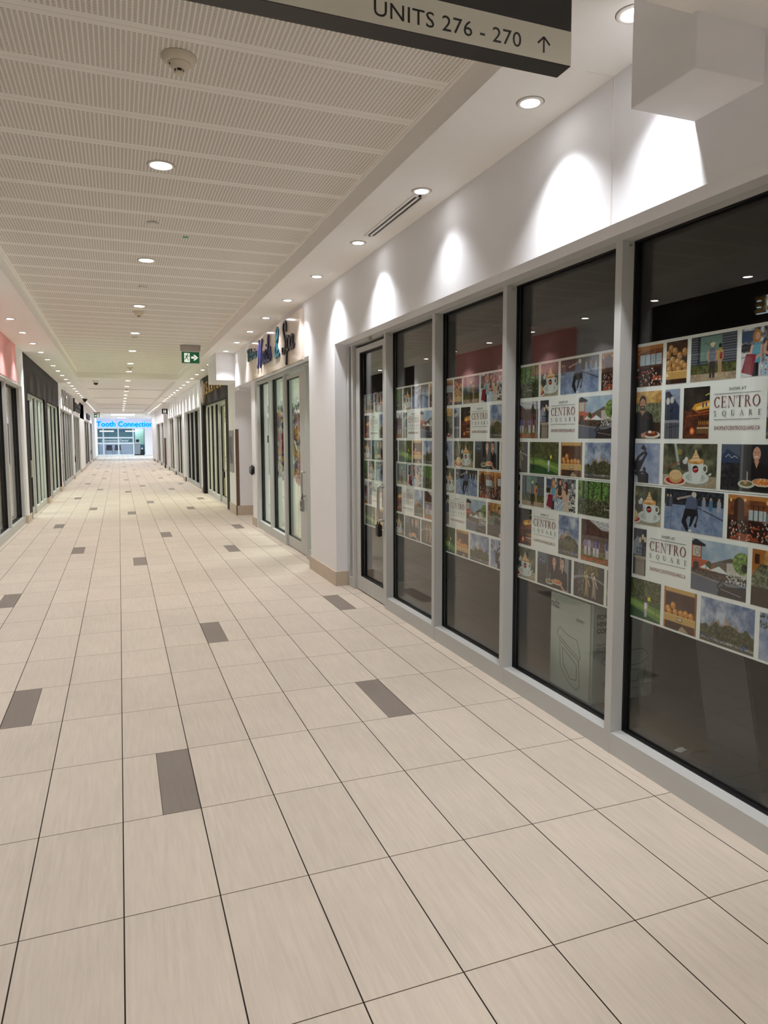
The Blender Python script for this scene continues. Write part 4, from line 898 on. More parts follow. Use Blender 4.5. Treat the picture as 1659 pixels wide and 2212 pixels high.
def m_bowler():
    p = Pic(1.78, (30,34,42)); p.noise(6, 61, (22,24,30), (70,74,84), region=p.Y<.36); p.poly([(0,.38),(1.78,.34),(1.78,1),(0,1)], (128,148,182)); p.noise(16, 63, (112,132,168), (150,168,198), region=p.Y>.40)
    p.line([(1.0,.38),(1.78,.62)], .035, (78,84,98)); p.line([(.25,.4),(.2,1)], .012, (80,92,116)); p.line([(0,.72),(.22,.7)], .008, (80,92,116))
    for x,c in ((1.22,(150,160,186)),(1.42,(84,126,156)),(.1,(60,66,80)),(.2,(90,96,110)),(1.65,(170,176,190))): p.ell(x,.17,.03,.035,(200,170,150)); p.poly([(x-.05,.2),(x+.05,.2),(x+.06,.44),(x-.06,.44)], c)
    p.line([(.97,.2),(.80,.14),(.45,.22)], .05, (176,166,160)); p.ell(.44,.23,.04,.03,(206,176,156)); p.ell(.92,.10,.075,.07,(206,200,194)); p.poly([(.66,.40),(.72,.18),(.86,.13),(1.0,.20),(1.05,.46),(.68,.46)], (92,104,134))
    p.poly([(.66,.44),(1.03,.44),(1.04,.60),(.98,.60),(.86,.86),(.80,.86),(.84,.62),(.76,.62),(.70,.72),(.80,.95),(.72,.99),(.56,.78)], (34,32,38)); p.line([(1.02,.42),(1.05,.62),(1.0,.78)], .045, (60,54,60)); p.ell(.99,.82,.04,.05,(40,34,38)); p.ell(.83,.96,.05,.03,(230,232,234)); return p.grain(.09, 7)
def m_man():
    p = Pic(1.28, (140,104,58)); p.noise(20, 71, (150,104,52), (226,190,120), region=p.Y<.25); p.noise(4, 72, (60,62,48), (150,152,118), region=(p.Y>=.25)&(p.Y<.68)); p.rect(0,.66,1.28,1,(60,42,28)); p.poly([(0,0),(.3,0),(.2,.22),(0,.5)], (172,108,50))
    p.rect(.06,.08,.16,.26,(60,36,24)); p.ell(.72,.22,.105,.135,(46,34,30)); p.ell(.72,.27,.085,.12,(206,156,124)); p.poly([(.64,.30),(.80,.30),(.77,.40),(.67,.40)], (70,50,42)); p.rect(.68,.335,.76,.35,(232,210,200)); p.ell(.69,.25,.012,.01,(30,20,20)); p.ell(.755,.25,.012,.01,(30,20,20)); p.line([(.72,.26),(.725,.30)], .012, (180,126,98))
    p.poly([(.36,1),(.42,.50),(.60,.41),(.72,.50),(.84,.41),(1.02,.5),(1.12,.9),(1.0,1)], (30,27,30)); p.poly([(.66,.40),(.78,.40),(.72,.52)], (196,146,116)); p.line([(.84,.55),(.94,.57)], .01, (150,50,50))
    p.ell(1.0,.92,.26,.075,(226,222,210)); p.ell(1.0,.90,.20,.055,(120,44,26)); p.ell(.96,.86,.05,.03,(240,232,222)); p.ell(1.06,.87,.05,.03,(196,110,60)); p.ell(.76,.93,.07,.05,(206,152,122)); return p.grain(.08, 8)
def m_lamp2():
    p = Pic(.42, (150,166,190)); p.poly([(0,.05),(.12,.04),(.40,.35),(.40,.64),(0,.62)], (58,66,92))
    for k in range(14): p.line([(0,.12+.04*k),(.4,.13+.04*k)], .006, (44,50,74))
    p.rect(0,.62,.36,.68,(150,150,158)); p.rect(0,.68,.42,1,(96,100,112)); 
    for k in range(8): p.line([(.06+.05*k,.68),(.06+.05*k,1)], .012, (28,30,38))
    p.line([(.06,.78),(.42,.74)], .014, (28,30,38)); p.line([(.1,.05),(.1,.62)], .03, (30,28,32)); p.ell(.09,.24,.05,.07,(206,206,200)); p.ell(.2,.22,.05,.07,(206,206,200)); p.line([(.04,.12),(.09,.06),(.16,.14)], .02, (26,24,28)); p.line([(.1,.40),(.2,.46),(.22,.36)], .015, (26,24,28)); return p.grain(.1, 9)
def m_lamp():
    p = Pic(.40, (70,68,80)); 
    for k in range(24): p.line([(0,.04*k),(.4,.04*k+.01)], .005, (56,54,66))
    p.poly([(0,.30),(.14,.16),(.26,.34),(.26,.56),(0,.56)], (150,154,170)); p.rect(.10,.40,.24,.54,(74,98,130)); p.rect(.165,.40,.175,.54,(190,194,204)); p.rect(.1,.46,.24,.47,(190,194,204))
    p.rect(.04,.58,.4,.64,(176,164,150)); p.rect(.08,.64,.36,1,(150,140,128)); p.rect(.08,.68,.36,.70,(116,108,100)); p.line([(.30,.05),(.30,.58)], .022, (28,24,28)); p.line([(.2,.1),(.22,.4),(.30,.46),(.36,.42),(.38,.1)], .018, (28,24,28)); p.ell(.21,.24,.035,.06,(220,206,180)); p.ell(.36,.22,.035,.06,(220,206,180)); p.ell(.29,.17,.035,.06,(220,206,180)); return p.grain(.1, 10)
def m_neon():
    p = Pic(.66, (42,34,30)); p.noise(26, 101, (34,28,26), (66,56,48)); p.rect(0,.45,.66,1,(84,46,30)); p.noise(12,102,(60,34,26),(120,62,34),region=p.Y>.47)
    p.poly([(.22,.42),(.30,.33),(.66,.27),(.66,.42),(.34,.46)], (226,160,56)); p.poly([(.32,.40),(.66,.31),(.66,.38),(.36,.44)], (250,226,130)); p.rect(.48,.31,.52,.40,(120,70,90)); p.rect(.56,.3,.6,.39,(90,80,130)); p.line([(.24,.42),(.4,.50),(.66,.46)], .014, (230,120,50)); p.line([(.56,.17),(.66,.14)], .02, (190,206,90))
    p.line([(.1,.55),(.04,.9)], .01, (170,70,40)); p.line([(.1,.56),(.66,.52)], .012, (190,90,44)); p.rect(.36,.78,.66,.80,(226,210,180)); p.rect(.36,.80,.66,.90,(120,88,56)); p.ell(.24,.85,.06,.07,(236,104,52)); p.ell(.24,.85,.03,.04,(255,190,120))
    for k in range(6): p.rect(.40+.045*k,.66,.42+.045*k,.73,(206,150,70))
    return p.grain(.12, 11)
def m_mtn(asp=1.45, tall=0):
    p = Pic(asp, (120,136,166)); p.noise(26, 111, (104,122,158), (196,206,220), region=p.Y<.75); y0 = .30 if not tall else .34
    if not tall: bx = asp*.5
    else: bx = asp*.42
    for dx,hh,c in ((-.34,.20,(150,126,108)),(-.20,.24,(178,150,126)),(.0,.34,(196,168,140)),(.12,.26,(168,140,118)),(.26,.22,(182,156,132)),(.40,.12,(160,140,120))):
        x = bx+dx*(1 if not tall else .6); p.poly([(x-.13,.66),(x-.05,.66-hh*.7),(x-.01,.66-hh),(x+.03,.66-hh*.6),(x+.13,.66)], c); p.line([(x-.01,.66-hh),(x+.02,.62)], .012, (112,92,80))
    p.line([(bx-.5,.55),(bx-.38,.44),(bx-.22,.52)], .008, (80,84,96))
    top = .58+.05*np.sin(p.X*9)+.04*np.sin(p.X*23+1); p.noise(6, 113, (44,48,32), (112,108,74), region=(p.Y>top)&(p.Y<.88)); p.ell(bx+.1,.62,.22,.12,(76,78,50)); p.noise(5, 114, (56,56,36), (120,114,80), region=((p.X-bx-.1)/.24)**2+((p.Y-.66)/.14)**2<1)
    p.noise(3, 115, (60,62,58), (214,208,204), thr=None, region=(p.Y>.88)); p.rect(asp*.80,.84,asp*.84,.96,(60,96,186)); p.rect(0,.93,asp,1,(92,88,76)); p.line([(0,.84),(asp*.3,.95)], .03, (60,74,110)); return p.grain(.1, 12)
def m_soccer():
    p = Pic(1.35, (92,66,56)); p.noise(10, 121, (84,58,50), (116,84,72)); p.poly([(.3,0),(1.35,.0),(1.35,.22),(.75,.2)], (214,220,226))
    for k in range(30): p.line([(.045*k,0),(.045*k+.05,.7)], .004, (64,48,44))
    for k in range(14): p.line([(0,.05*k),(1.35,.05*k+.06)], .004, (64,48,44))
    p.poly([(.98,.30),(1.1,.04),(1.22,.30)], (60,62,50)); p.rect(0,.72,1.35,1,(92,106,56)); p.noise(5,123,(70,84,42),(150,130,70),region=p.Y>.72); p.noise(5,124,(0,0,0),(196,96,56),thr=.5,region=p.Y>.88)
    for x,c in ((.18,(130,130,170)),(.32,(170,170,206)),(.62,(74,66,140)),(.95,(84,78,150)),(1.15,(90,60,90)),(.5,(96,92,150))): p.person(x,.42,.44,c,(206,206,220),hair=(40,30,26))
    p.rect(1.26,0,1.31,1,(150,146,160)); return p.grain(.12, 13)
def m_clock():
    p = Pic(1.32, (140,170,196)); p.noise(40, 131, (132,164,194), (190,206,218), region=p.Y<.5); p.poly([(.50,.42),(.95,.26),(1.32,.30),(1.32,.6),(.5,.6)], (116,104,92)); p.poly([(.86,.36),(1.32,.30),(1.32,.56),(.86,.56)], (196,192,180))
    p.rect(.0,.08,.26,.46,(176,88,58)); p.rect(.03,.14,.23,.34,(206,196,180)); p.poly([(-.05,.10),(.10,.0),(.36,.09),(.33,.13),(-.02,.13)], (52,50,58)); p.ell(.15,.24,.06,.075,(110,130,124)); p.ell(.15,.24,.045,.06,(210,214,204)); p.line([(.15,.24),(.15,.20)], .01, (40,40,40)); p.line([(.15,.24),(.18,.25)], .01, (40,40,40))
    p.poly([(0,.38),(.46,.38),(.56,.46),(.52,.62),(0,.66)], (182,86,54)); p.rect(.05,.48,.2,.64,(66,42,34)); p.ell(.125,.48,.075,.04,(66,42,34)); p.ell(.44,.47,.07,.08,(60,84,48)); p.poly([(.22,.54),(.34,.47),(.50,.55)], (226,234,238)); p.poly([(.46,.56),(.68,.45),(.92,.57)], (234,240,244)); p.rect(.36,.5,.385,.58,(40,120,70))
    p.rect(.0,.60,1.32,.72,(44,38,36)); p.noise(4,133,(30,28,26),(120,92,74),region=(p.Y>.57)&(p.Y<.70)&(p.X<.95)); p.noise(4,134,(0,0,0),(214,216,210),thr=.55,region=(p.Y>.50)&(p.Y<.72)&(p.X>.85)); p.noise(5,135,(70,104,44),(170,190,110),region=((p.X-1.2)/.2)**2+((p.Y-.32)/.2)**2<1)
    p.ell(1.26,.40,.07,.08,(44,36,40)); p.poly([(0,.68),(1.32,.74),(1.32,1),(0,1)], (96,102,118)); p.line([(0,.67),(.6,.74),(1.3,.78)], .02, (160,150,140)); p.poly([(.72,.82),(1.32,.74),(1.32,1),(.66,1)], (56,48,48)); p.line([(.74,.72),(.66,.82),(.74,.92),(.68,1)], .03, (28,24,26)); p.line([(.74,.74),(.84,.78),(.74,.84)], .02, (28,24,26)); p.line([(.74,.86),(1.2,.92)], .012, (170,160,160)); return p.grain(.1, 14)
def m_sculpt():
    p = Pic(1.15, (140,154,190)); p.noise(34, 141, (122,138,176), (184,192,212)); C = (34,34,40)
    p.noise(4,143,(0,0,0),(60,78,60),thr=.52,region=((p.X-.08)/.2)**2+((p.Y-.18)/.16)**2<1)
    p.poly([(.62,.03),(.72,.15),(.68,.19),(.60,.17),(.52,.13)], C); p.line([(.68,.18),(.66,.24)], .04, C); p.poly([(.70,.20),(.76,.26),(.62,.50),(.50,.72),(.34,.70),(.30,.52),(.42,.34),(.58,.22)], C); p.poly([(.64,.28),(.67,.27),(.56,.42),(.46,.44),(.50,.36)], (158,170,200))
    p.ell(.28,.42,.06,.065,C); p.poly([(.32,.72),(.70,.70),(.80,.78),(.80,1),(.46,1),(.44,.84),(.34,.80)], C); p.ell(.66,.66,.05,.06,C); p.rect(.56,.76,.64,.775,(180,186,204)); return p.grain(.06, 15)
def m_pizza():
    p = Pic(1.8, (40,40,46)); p.rect(0,0,.50,.4,(86,98,118)); p.poly([(0,.28),(.16,.10),(.5,.28),(.5,.4),(0,.4)], (52,66,98)); p.line([(.12,.28),(.2,.22),(.28,.3),(.36,.25),(.44,.3)], .014, (200,206,214)); p.rect(0,.4,.5,1,(36,36,42)); p.noise(9,151,(30,30,34),(64,62,66),region=(p.X<.5)&(p.Y>.4)); p.rect(.52,0,.58,1,(92,98,104)); p.rect(1.22,0,1.28,.75,(160,170,174)); p.rect(1.44,0,1.7,1,(140,150,156)); p.rect(1.66,0,1.72,1,(30,28,30))
    for x,h,b in ((.92,(206,158,134),0),(1.34,(210,162,138),1)):
        if b: p.ell(x+.02,.16,.12,.15,(36,28,28))
        p.ell(x,.20,.095,.145,h); p.poly([(x-.28,.95),(x-.22,.46),(x-.06,.36),(x,.50),(x+.08,.36),(x+.25,.46),(x+.28,.95)], (32,28,30)); p.poly([(x-.06,.34),(x+.07,.34),(x+.005,.50)], h); p.rect(x-.045,.25,x+.045,.275,(240,232,226)); p.ell(x-.035,.17,.014,.01,(40,28,26)); p.ell(x+.035,.17,.014,.01,(40,28,26)); p.line([(x,.18),(x,.23)], .014, (184,134,110))
    p.ell(.68,.84,.21,.085,(206,206,196)); p.ell(.68,.83,.16,.055,(104,104,60)); p.ell(.66,.80,.05,.04,(200,150,100)); p.line([(.70,.76),(.70,.58)], .02, (190,190,180)); p.ell(1.08,.79,.26,.085,(226,214,190)); p.ell(1.08,.78,.235,.065,(206,110,56)); p.noise(3,153,(0,0,0),(240,200,130),thr=.56,region=((p.X-1.08)/.22)**2+((p.Y-.78)/.06)**2<1)
    p.line([(1.3,.86),(1.46,1.0)], .08, (206,158,134)); return p.grain(.08, 16)
def m_fount():
    p = Pic(1.38, (72,68,66)); p.ell(.7,.62,.9,.30,(140,142,146)); p.ell(.75,.72,.9,.34,(62,54,50)); p.poly([(.48,.0),(1.15,.0),(1.05,.22),(.80,.30),(.58,.2)], (76,66,36)); p.noise(4,161,(60,54,30),(160,146,92),region=(p.Y<.28)&(p.X>.5)&(p.X<1.12))
    for x,c,l in ((.62,(146,130,84),(214,196,142)),(.95,(150,138,120),(226,206,180))):
        p.ell(x,.34,.05,.06,l); p.poly([(x-.08,.40),(x+.08,.40),(x+.07,.62),(x+.09,.92),(x+.02,.92),(x,.68),(x-.04,.92),(x-.11,.92),(x-.07,.62)], c); p.line([(x-.07,.42),(x-.12,.26),(x-.03,.2)], .035, l); p.line([(x+.07,.44),(x+.14,.60)], .03, l); p.line([(x-.03,.45),(x-.02,.85)], .02, l)
    p.noise(2.5,163,(0,0,0),(206,206,210),thr=.68,region=(p.X<.48)&(p.X>.2)); return p.grain(.1, 17)
def m_golf():
    p = Pic(1.6, (70,92,44)); p.noise(6, 171, (52,60,34), (118,120,74), region=p.Y<.52); p.noise(9,173,(44,56,34),(84,88,50),region=(p.Y<.4)&(p.X<.6),al=.5); p.poly([(0,.52),(.5,.50),(1.6,.66),(1.6,1),(0,1)], (104,144,62)); p.poly([(0,.60),(.7,.56),(1.6,.78),(1.6,.84),(.6,.70),(0,.68)], (140,172,84)); p.poly([(0,.70),(.6,.74),(1.6,.96),(1.6,1),(0,1)], (50,86,48))
    p.line([(1.42,.9),(1.44,.7),(1.34,.55)], .02, (116,104,70)); p.person(1.08,.50,.44,(226,230,236),(180,186,200),hair=(50,40,36),wdt=.12); p.person(.24,.54,.34,(50,110,60),(40,42,46),wdt=.12); p.line([(1.16,.64),(1.16,.44)], .008, (200,190,80)); p.poly([(1.14,.42),(1.24,.40),(1.24,.50),(1.15,.50)], (232,222,70)); return p.grain(.12, 18)
def m_orange():
    p = Pic(1.03, (78,50,36)); p.noise(30, 181, (66,42,32), (96,64,46)); p.rect(0,0,1.03,.10,(206,168,104)); p.rect(0,0,.05,1,(186,120,56)); p.rect(0,.10,1.03,.12,(120,76,44)); p.rect(.97,0,1.03,1,(150,104,60))
    for x,y in ((.30,.42),(.14,.52),(.18,.58),(.37,.57),(.55,.57),(.70,.55),(.86,.57)): p.ell(x+.01,y+.012,.085,.09,(90,50,22)); p.ell(x,y,.08,.085,(206,140,66)); p.ell(x-.02,y-.025,.04,.035,(232,180,110))
    p.rect(.0,.64,1.0,.81,(206,170,104)); p.rect(0,.64,1.0,.66,(228,196,132)); p.rect(.44,.68,.60,.77,(60,44,34)); p.rect(.455,.69,.585,.76,(214,200,160)); p.poly([(.5,.95),(.6,.86),(.8,.98),(.5,1)], (180,160,130)); return p.grain(.06, 19)
ASP = {}
MOT = {'rest':m_rest,'balls':m_balls,'couple':m_couple,'women':m_women,'forest':m_forest,'cupn':lambda: m_cup(.94,.52),'bowler':m_bowler,'man':m_man,'lamp2':m_lamp2,'neon':m_neon,'mtnn':lambda: m_mtn(.86,1),
       'soccer':m_soccer,'lamp':m_lamp,'clock':m_clock,'cupw':m_cup,'pizza':m_pizza,'fount':m_fount,'golf':m_golf,'orange':m_orange,'mtn':m_mtn,'sculpt':m_sculpt}
DESC = {'rest':'restaurant dining room','balls':'heap of round buns in a wooden bin','couple':'two people from behind at a slatted fence','women':'three women with shopping bags','forest':'sunlit forest undergrowth','cupn':'white coffee cup with whipped topping','bowler':'man from behind bowling on a pale lawn',
        'man':'bearded man in black holding a plate','lamp2':'street lamps before a blue gable','neon':'night building with a glowing oval sign','mtnn':'rocky peaks above trees, upright','soccer':'soccer players by a goal net','lamp':'street lamp above a stone post','clock':'brick clock tower and white parasols','cupw':'coffee cup with pastry on a red plate',
        'pizza':'two people in black holding plates of food','fount':'fountain with bronze figures','golf':'golfers on a green','orange':'row of oranges on a wooden shelf','mtn':'rocky peaks above trees and cars','sculpt':'dark curved sculpture against the sky'}
PICS = {}
def pic(k):
    if k not in PICS:
        p = MOT[k](); c = np.clip(p.p, 0, 255)/255; c = np.where(c <= .04045, c/12.92, ((c+.055)/1.055)**2.4); PICS[k] = c*1.0
    return PICS[k]
def photo_mesh(k, f0, f1, wd, ht, res):
    """grid of the part f0..f1 (fractions of the width) of picture k; local x = right, y = up"""
    src = pic(k); h, w_ = src.shape[:2]
    nv = max(int(res*1.0), 8); nu = max(int(round(res*wd/ht)), 4)
    us = np.linspace(f0, f1, nu+1); vs = np.linspace(0, 1, nv+1)
    xi = np.clip(us*(w_-1), 0, w_-1.001); yi = np.clip(vs*(h-1), 0, h-1.001); x0 = xi.astype(int); y0 = yi.astype(int); fx = (xi-x0)[None,:,None]; fy = (yi-y0)[:,None,None]
    # average a small footprint when coarser than the source
    k_ = max(1, int(round(h/nv)))
    if k_ > 1:
        pad = np.pad(src, ((k_//2,k_-1-k_//2),(k_//2,k_-1-k_//2),(0,0)), 'edge'); acc = 0
        for a in range(k_):
            for b in range(k_): acc = acc+pad[a:a+h, b:b+w_]
        src = acc/(k_*k_)
    C = (src[y0][:,x0]*(1-fx)+src[y0][:,x0+1]*fx)*(1-fy)+(src[y0+1][:,x0]*(1-fx)+src[y0+1][:,x0+1]*fx)*fy
    X, Y = np.meshgrid(np.linspace(0, wd, nu+1), -np.linspace(0, ht, nv+1)); co = np.zeros((X.size, 3)); co[:,0] = X.ravel(); co[:,1] = Y.ravel()
    idx = np.arange(X.size).reshape(nv+1, nu+1); q = np.stack([idx[1:,:-1], idx[1:,1:], idx[:-1,1:], idx[:-1,:-1]], -1).reshape(-1, 4)
    me = bpy.data.meshes.new('photo'); me.vertices.add(len(co)); me.vertices.foreach_set('co', co.ravel()); me.loops.add(q.size); me.loops.foreach_set('vertex_index', q.ravel())
    me.polygons.add(len(q)); me.polygons.foreach_set('loop_start', np.arange(0, q.size, 4)); me.update()
    at = me.color_attributes.new('Col', 'FLOAT_COLOR', 'POINT'); rgba = np.ones((X.size, 4)); rgba[:,:3] = C.reshape(-1, 3); at.data.foreach_set('color', rgba.ravel()); me.materials.append(PHOTO)
    return me
SEQ = {'a': [('balls',.022,.143),('couple',.165,.40),('women',.422,.698),('forest',.72,1.056),('cupn',1.078,1.249),('bowler',1.271,1.598),('rest',1.62,2.02)],
       'b': [('lamp2',.022,.110),('neon',.132,.274),('LOGO',.274,.549),('mtnn',.549,.732),('soccer',.754,1.054),('lamp',1.076,1.162),('LOGO',1.162,1.439),('clock',1.439,1.723),('man',1.745,2.02)],
       'c': [('cupw',.022,.323),('pizza',.345,.675),('fount',.697,.95),('golf',.972,1.265),('orange',1.287,1.477),('mtn',1.499,1.769),('sculpt',1.791,2.02)]}
PER = 2.02
ROWS_U = {'a':(1.765,1.948),'b':(1.527,1.742),'c':(1.322,1.505)}
ROWS_L = {'a':(1.127,1.306),'b':(.886,1.105),'c':(.682,.868)}
REDT = mat('logo_red', (128,58,62), .5); GRYT = mat('logo_grey', (96,104,108), .5); DKT = mat('logo_dark', (58,58,66), .5)
XF = 2.3125
def logo(parent, y, z0, z1, xf):
    """SHOPS AT CENTRO SQUARE block; y = left edge (largest y)"""
    w_ = .275; x = xf-.0012; zc = (z0+z1)/2
    k = (z1-z0)/.215
    text('lettering', 'SHOPS AT', .017, DKT, (x, y-w_/2, z1-.024*k), 'R', parent, depth=.0002, align='CENTER', sx=.95, spacing=1.15)
    bm = B(); flat_polys(bm, [rectp(.025,0,w_-.03,.0016)], 'R', (x, y, z1-.036*k), .0002); flat_polys(bm, [rectp(.025,0,w_-.03,.0016)], 'R', (x, y, z1-.139*k), .0002); obj('rule', bm, DKT, parent)
    bm = flat_polys(B(), serif_word('CENTRO', .044, .222), 'R', (x, y-.024, z1-.090*k), .0002); obj('lettering', bm, REDT, parent)
    P = []; xx = .024
    for c in 'SQUARE':
        g, gw = serif_glyph(c); P += [[(xx+u*.021, v*.022) for u, v in q] for q in g]; xx += .0425
    obj('lettering', flat_polys(B(), P, 'R', (x, y, z1-.124*k), .0002), GRYT, parent)
    text('lettering', 'SHOPSATCENTROSQUARE.CA', .0225, REDT, (x, y-w_/2, z1-.180*k), 'R', parent, depth=.0002, align='CENTER', sx=.72)
def film_sheet(yl, yr, z0, z1, rows, off, res, label, xf=XF):
    """yl > yr; roll coordinate t = off - y"""
    t = thing('window_film', label, 'window film', (0,0,0), group='photo films in the vacant shop window')
    bm = B(); g = 24
    # gently wavy printed sheet
    obj('backing', box(B(), xf, xf+.0012, yr, yl, z0, z1), FILM, t)
    tl, tr = off-yl, off-yr
    for rk, (za, zb) in rows.items():
        for (k, a, b_) in SEQ[rk]:
            for n in (-2,-1,0,1,2):
                A, Bq = a+n*PER, b_+n*PER; c0, c1 = max(A, tl+.0015), min(Bq, tr-.0015)
                if c1-c0 < .006: continue
                if k == 'LOGO':
                    if c1-c0 > .2 and xf > 2: logo(t, off-A, za, zb, xf)
                    continue
                me = photo_mesh(k, (c0-A)/(Bq-A), (c1-A)/(Bq-A), c1-c0, zb-za, res)
                o = bpy.data.objects.new('photo', me); COL.objects.link(o); o.parent = t
                o.matrix_world = frame_matrix('R', (xf-.0009, off-c0, zb))
                if (c1-c0) > .6*(Bq-A): o['label'] = 'printed photo: '+DESC[k]
    return t
panes = [(.409,-.575,.228,1.46,118,'glass pane at right edge'),(1.424,.449,2.272,1.543,92,'pane above the foam carton'),
         (2.441,1.472,2.331,3.546,64,'third pane from the right'),(3.452,2.490,4.358,3.59,48,'narrow-looking pane next to the door')]
for yl_, yr_, ou, ol, res, nm in panes:
    film_sheet(yl_-.004, yr_+.004, 1.314, 1.962, ROWS_U, ou, res, 'upper white film sheet of printed photos on the '+nm)
    film_sheet(yl_-.004, yr_+.004, .672, 1.312, ROWS_L, ol, res, 'lower white film sheet of printed photos on the '+nm)
film_sheet(4.255, 3.625, 1.314, 1.945, ROWS_U, 4.373, 36, 'upper white film sheet of printed photos on the glass door', xf=2.2935)
film_sheet(4.255, 3.625, .672, 1.312, ROWS_L, 5.2, 36, 'lower white film sheet of printed photos on the glass door', xf=2.2935)
# ================================================================ things inside the vacant shop
t = thing('carton', 'tall white shrink-wrapped carton of foam hinged containers standing on the floor behind the glass', 'carton', (0,0,0))
CT = mat('carton_white', (206,220,212), .35, var=.05, vscale=6); CTS = mat('carton_side', (186,190,184), .4)
bm = box(B(), 2.50, 2.95, .93, 1.34, .003, .60); bmesh.ops.bevel(bm, geom=bm.edges[:], offset=.012, segments=2, affect='EDGES'); obj('body', bm, CT, t)
text('lettering', 'ndz', .075, GRYT, (2.4985, 1.325, .50), 'R', t, depth=.0004, sx=.8)
text('lettering', '7918901', .028, GRYT, (2.4985, 1.07, .46), 'R', t, depth=.0004, sx=.8)
text('lettering', 'FOAM\nHINGED\nCONTAINERS', .040, BLACK, (2.535, .9285, .50), 'N', t, depth=.0004, sx=.9, bold=.0012)
text('lettering', 'Tre', .09, GRYT, (2.60, .9285, .545), 'N', t, depth=.0004, sx=.9) if False else None
text('lettering', 'WHITE - MEDIUM\n8.25 IN x 5.5 IN\n2/110 CT', .020, DKT, (2.535, .9285, .345), 'N', t, depth=.0004)
def dl(bm, pts, fr, org, w_=.003):
    return flat_polys(bm, [linep(a, b, w_) for a, b in zip(pts, pts[1:])], fr, org, .0004)
bm = B(); O = (2.4985, 1.26, .05)
for pts in ([(.0,.30),(.03,.34),(.10,.31),(.20,.30),(.235,.21),(.22,.18),(.12,.22),(.03,.26),(.0,.30)], [(.03,.25),(.04,.10),(.13,.02),(.20,.0),(.23,.03),(.22,.18)], [(.06,.22),(.07,.12),(.14,.05),(.20,.06),(.20,.15),(.06,.22)], [(.03,.28),(.12,.24),(.22,.20)]): dl(bm, pts, 'R', O)
O2 = (2.57, .9285, .05)
for pts in ([(.0,.20),(.06,.25),(.30,.25),(.34,.2),(.28,.16),(.06,.16),(.0,.20)], [(.06,.16),(.02,.06),(.07,.02),(.30,.02),(.32,.15)], [(.09,.13),(.07,.06),(.26,.06),(.27,.13),(.09,.13)]): dl(bm, pts, 'N', O2)
obj('line_drawing', bm, GRYT, t)
t = thing('leaning_board', 'dark grey flat board leaning inside the vacant shop near the right edge', 'board', (2.47, -.125, .04))
o = obj('board', box(B(), -.01, .01, -.13, .13, 0, 1.15), mat('board_grey', (66,62,60), .5), t); t.rotation_euler = (math.radians(-15), math.radians(3), 0)
t = thing('storage_bin', 'dark red plastic bin on the floor inside the vacant shop', 'bin', (3.72, 2.02, .004)); RB = mat('red_bin', (190,34,32), .4)
bm = B(); cyl(bm, 0, 0, 0, .55, .17, .22, 4); bmesh.ops.rotate(bm, verts=bm.verts, cent=(0,0,0), matrix=Matrix.Rotation(PI/4, 3, 'Z')); obj('body', bm, RB, t); obj('rim', box(B(), -.19,.19,-.19,.19,.54,.565), RB, t)
t = thing('paper_scrap', 'small crumpled white paper scrap on the vacant shop floor', 'litter', (2.56, .30, .004)); bm = bmesh.new(); bmesh.ops.create_icosphere(bm, subdivisions=2, radius=.022)
for v in bm.verts: v.co = Vector((v.co.x*1.5, v.co.y, max(v.co.z*.5, -.0)+.0)) * (1+random.uniform(-.3,.3))
obj('paper', bm, WHITEP, t)
P = [(2.61+.09*math.cos(a), .16+.09*math.sin(a), .012) for a in np.linspace(0, 5.9, 34)]
o = obj('cable', tube(B(), P, .006, 8), mat('cable_tan', (120,104,80), .6), smooth=True); tag(o, 'tan cable loop lying on the vacant shop floor beside the board', 'cable')
t = thing('cardboard_box', 'open brown cardboard box at the right edge inside the vacant shop', 'box', (2.95, -.62, .004)); CB = mat('cardboard', (142,112,78), .8)
obj('body', box(B(), -.2,.2,-.25,.25,0,.45), CB, t); bm = B(); P4 = [Vector((-.2,-.25,.45)),Vector((-.2,.25,.45)),Vector((-.36,.25,.56)),Vector((-.36,-.25,.56))]; f = bm.faces.new([bm.verts.new(p) for p in P4]); bmesh.ops.solidify(bm, geom=[f], thickness=.004); obj('flap', bm, CB, t)
# ================================================================ inside the nail salon: flower display
t = thing('flower_display', 'tall column of artificial flowers, pink, purple, red and yellow, behind the nail salon glass', 'flowers', (2.54, .68, .006))
LEAF = mat('leaf_green', (30,96,40), .6); VAR = {'red':(186,22,40),'pink':(226,110,140),'purple':(70,36,110),'yellow':(246,206,10),'white':(232,230,220),'blue':(88,120,176)}
VM = {k: mat('petal_'+k, v, .55) for k, v in VAR.items()}
obj('rod', box(box(B(), -.012,.012, 7.30,7.324, .002, 1.9), -.012,.012, 8.34,8.364, .002, 1.9), WHITEP, t)
seq = ['white','purple','red','yellow','pink','purple','yellow','white','red','blue','purple','yellow','white','red']
def blossom(c, m, r, parent, seed):
    bm = B(); r_ = random.Random(seed)
    for ring, (n, tilt, k) in enumerate(((7, .25, 1.0), (6, .75, .72), (4, 1.2, .45))):
        for i in range(n):
            a = 2*PI*i/n+ring*.4; mtx = Matrix.Translation(c) @ Matrix.Rotation(a, 4, 'X') @ Matrix.Rotation(-tilt, 4, 'Y')
            pts = [(0,0,0),(0,-.35,.5),(-.05,-.25,.95),(-.08,0,1.08),(-.05,.25,.95),(0,.35,.5)]
            bm.faces.new([bm.verts.new(mtx @ Vector((p[0]*r*k, p[1]*r*k, p[2]*r*k))) for p in pts])
    me_o = obj('blossom', bm, m, parent); return me_o
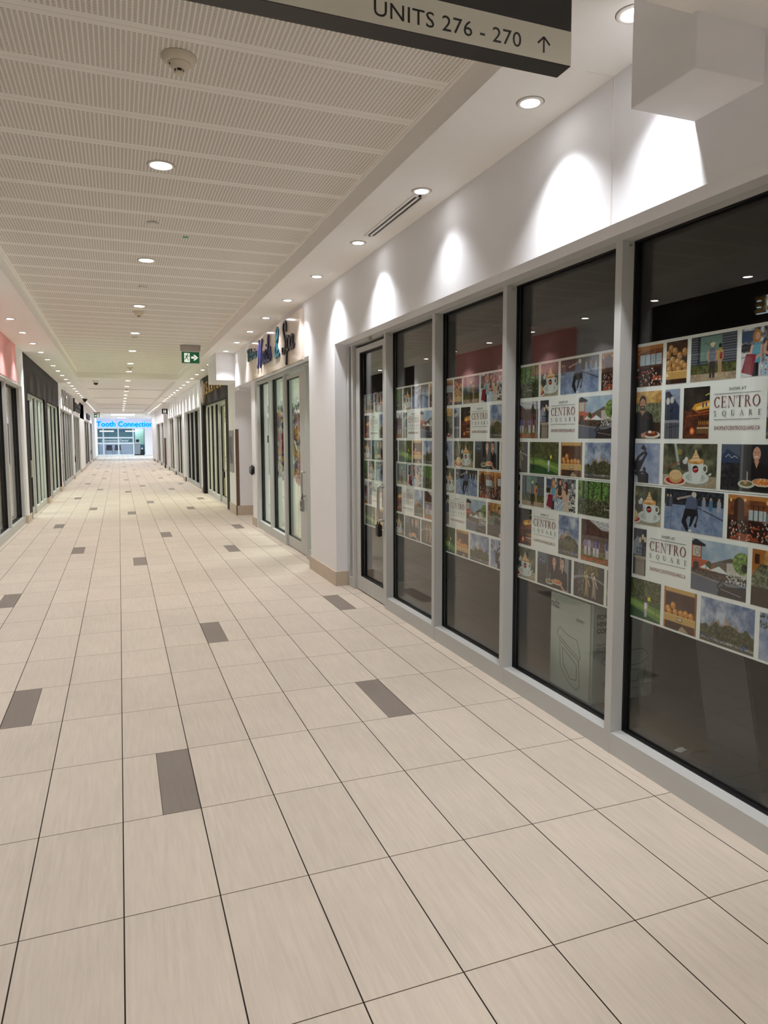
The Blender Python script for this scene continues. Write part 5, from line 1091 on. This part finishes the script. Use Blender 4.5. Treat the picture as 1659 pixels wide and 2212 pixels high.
for col_, yy in enumerate((7.06, 7.27, 7.48, 8.12, 8.34, 8.56)):
    for j in range(12):
        z = 1.88-j*.088+.03*((col_*j)%3); c = seq[(j*2+col_*5) % len(seq)]
        if col_ in (3,4) and j in (4,5): c = 'red'
        if col_ in (0,1) and j in (4,7): c = 'yellow'
        blossom(Vector((-.05+.05*random.random(), yy+.08*random.uniform(-1,1), z)), VM[c], .082+.03*random.random(), t, j+col_*20)
bm = B()
for j in range(420):
    y = random.choice((7.27,8.34))+random.uniform(-.33,.33); z = random.uniform(.80,2.0) if j % 4 else random.uniform(1.9,2.02); a = random.uniform(0,2*PI); L_ = random.uniform(.05,.10)
    u = Vector((random.uniform(-.4,.1), math.cos(a), math.sin(a))).normalized(); v = u.cross(Vector((1,.2,.1))).normalized()*.35; p = Vector((random.uniform(-.02,.06), y, z))
    bm.faces.new([bm.verts.new(q) for q in (p, p+(u*.5+v)*L_, p+u*L_, p+(u*.5-v)*L_)])
o = obj('foliage', bm, LEAF, t); o['kind'] = 'stuff'
t = thing('red_gown', 'long red hanging decoration among the flowers in the nail salon window', 'decoration', (2.375, 7.86, 1.50))
obj('body', lathe(B(), [(.09,0),(.075,.12),(.06,.28),(.045,.36),(.0001,.38)], 14), VM['red'], t, smooth=True)
def pedi(x, y, lab):
    t = thing('salon_chair', lab, 'chair', (x, y, .003)); G = mat('salon_grey', (176,166,154), .5)
    bm = box(B(), -.35,.35,-.33,.33,.25,.45); bmesh.ops.bevel(bm, geom=bm.edges[:], offset=.05, segments=3, affect='EDGES'); obj('seat', bm, G, t, smooth=True)
    bm = box(B(), .2,.38,-.3,.3,.45,1.05); bmesh.ops.bevel(bm, geom=bm.edges[:], offset=.06, segments=3, affect='EDGES'); obj('backrest', bm, G, t, smooth=True)
    for s in (-1, 1):
        bm = box(B(), -.3,.25,s*.3-.06,s*.3+.06,.40,.62); bmesh.ops.bevel(bm, geom=bm.edges[:], offset=.04, segments=3, affect='EDGES'); obj('armrest', bm, G, t, smooth=True)
    obj('base', box(B(), -.25,.25,-.25,.25,0,.25), mat('base_grey', (120,112,104), .5), t)
pedi(3.1, 7.3, 'beige upholstered salon chair behind the middle nail salon pane'); pedi(3.1, 8.4, 'beige upholstered salon chair behind the left nail salon panes')
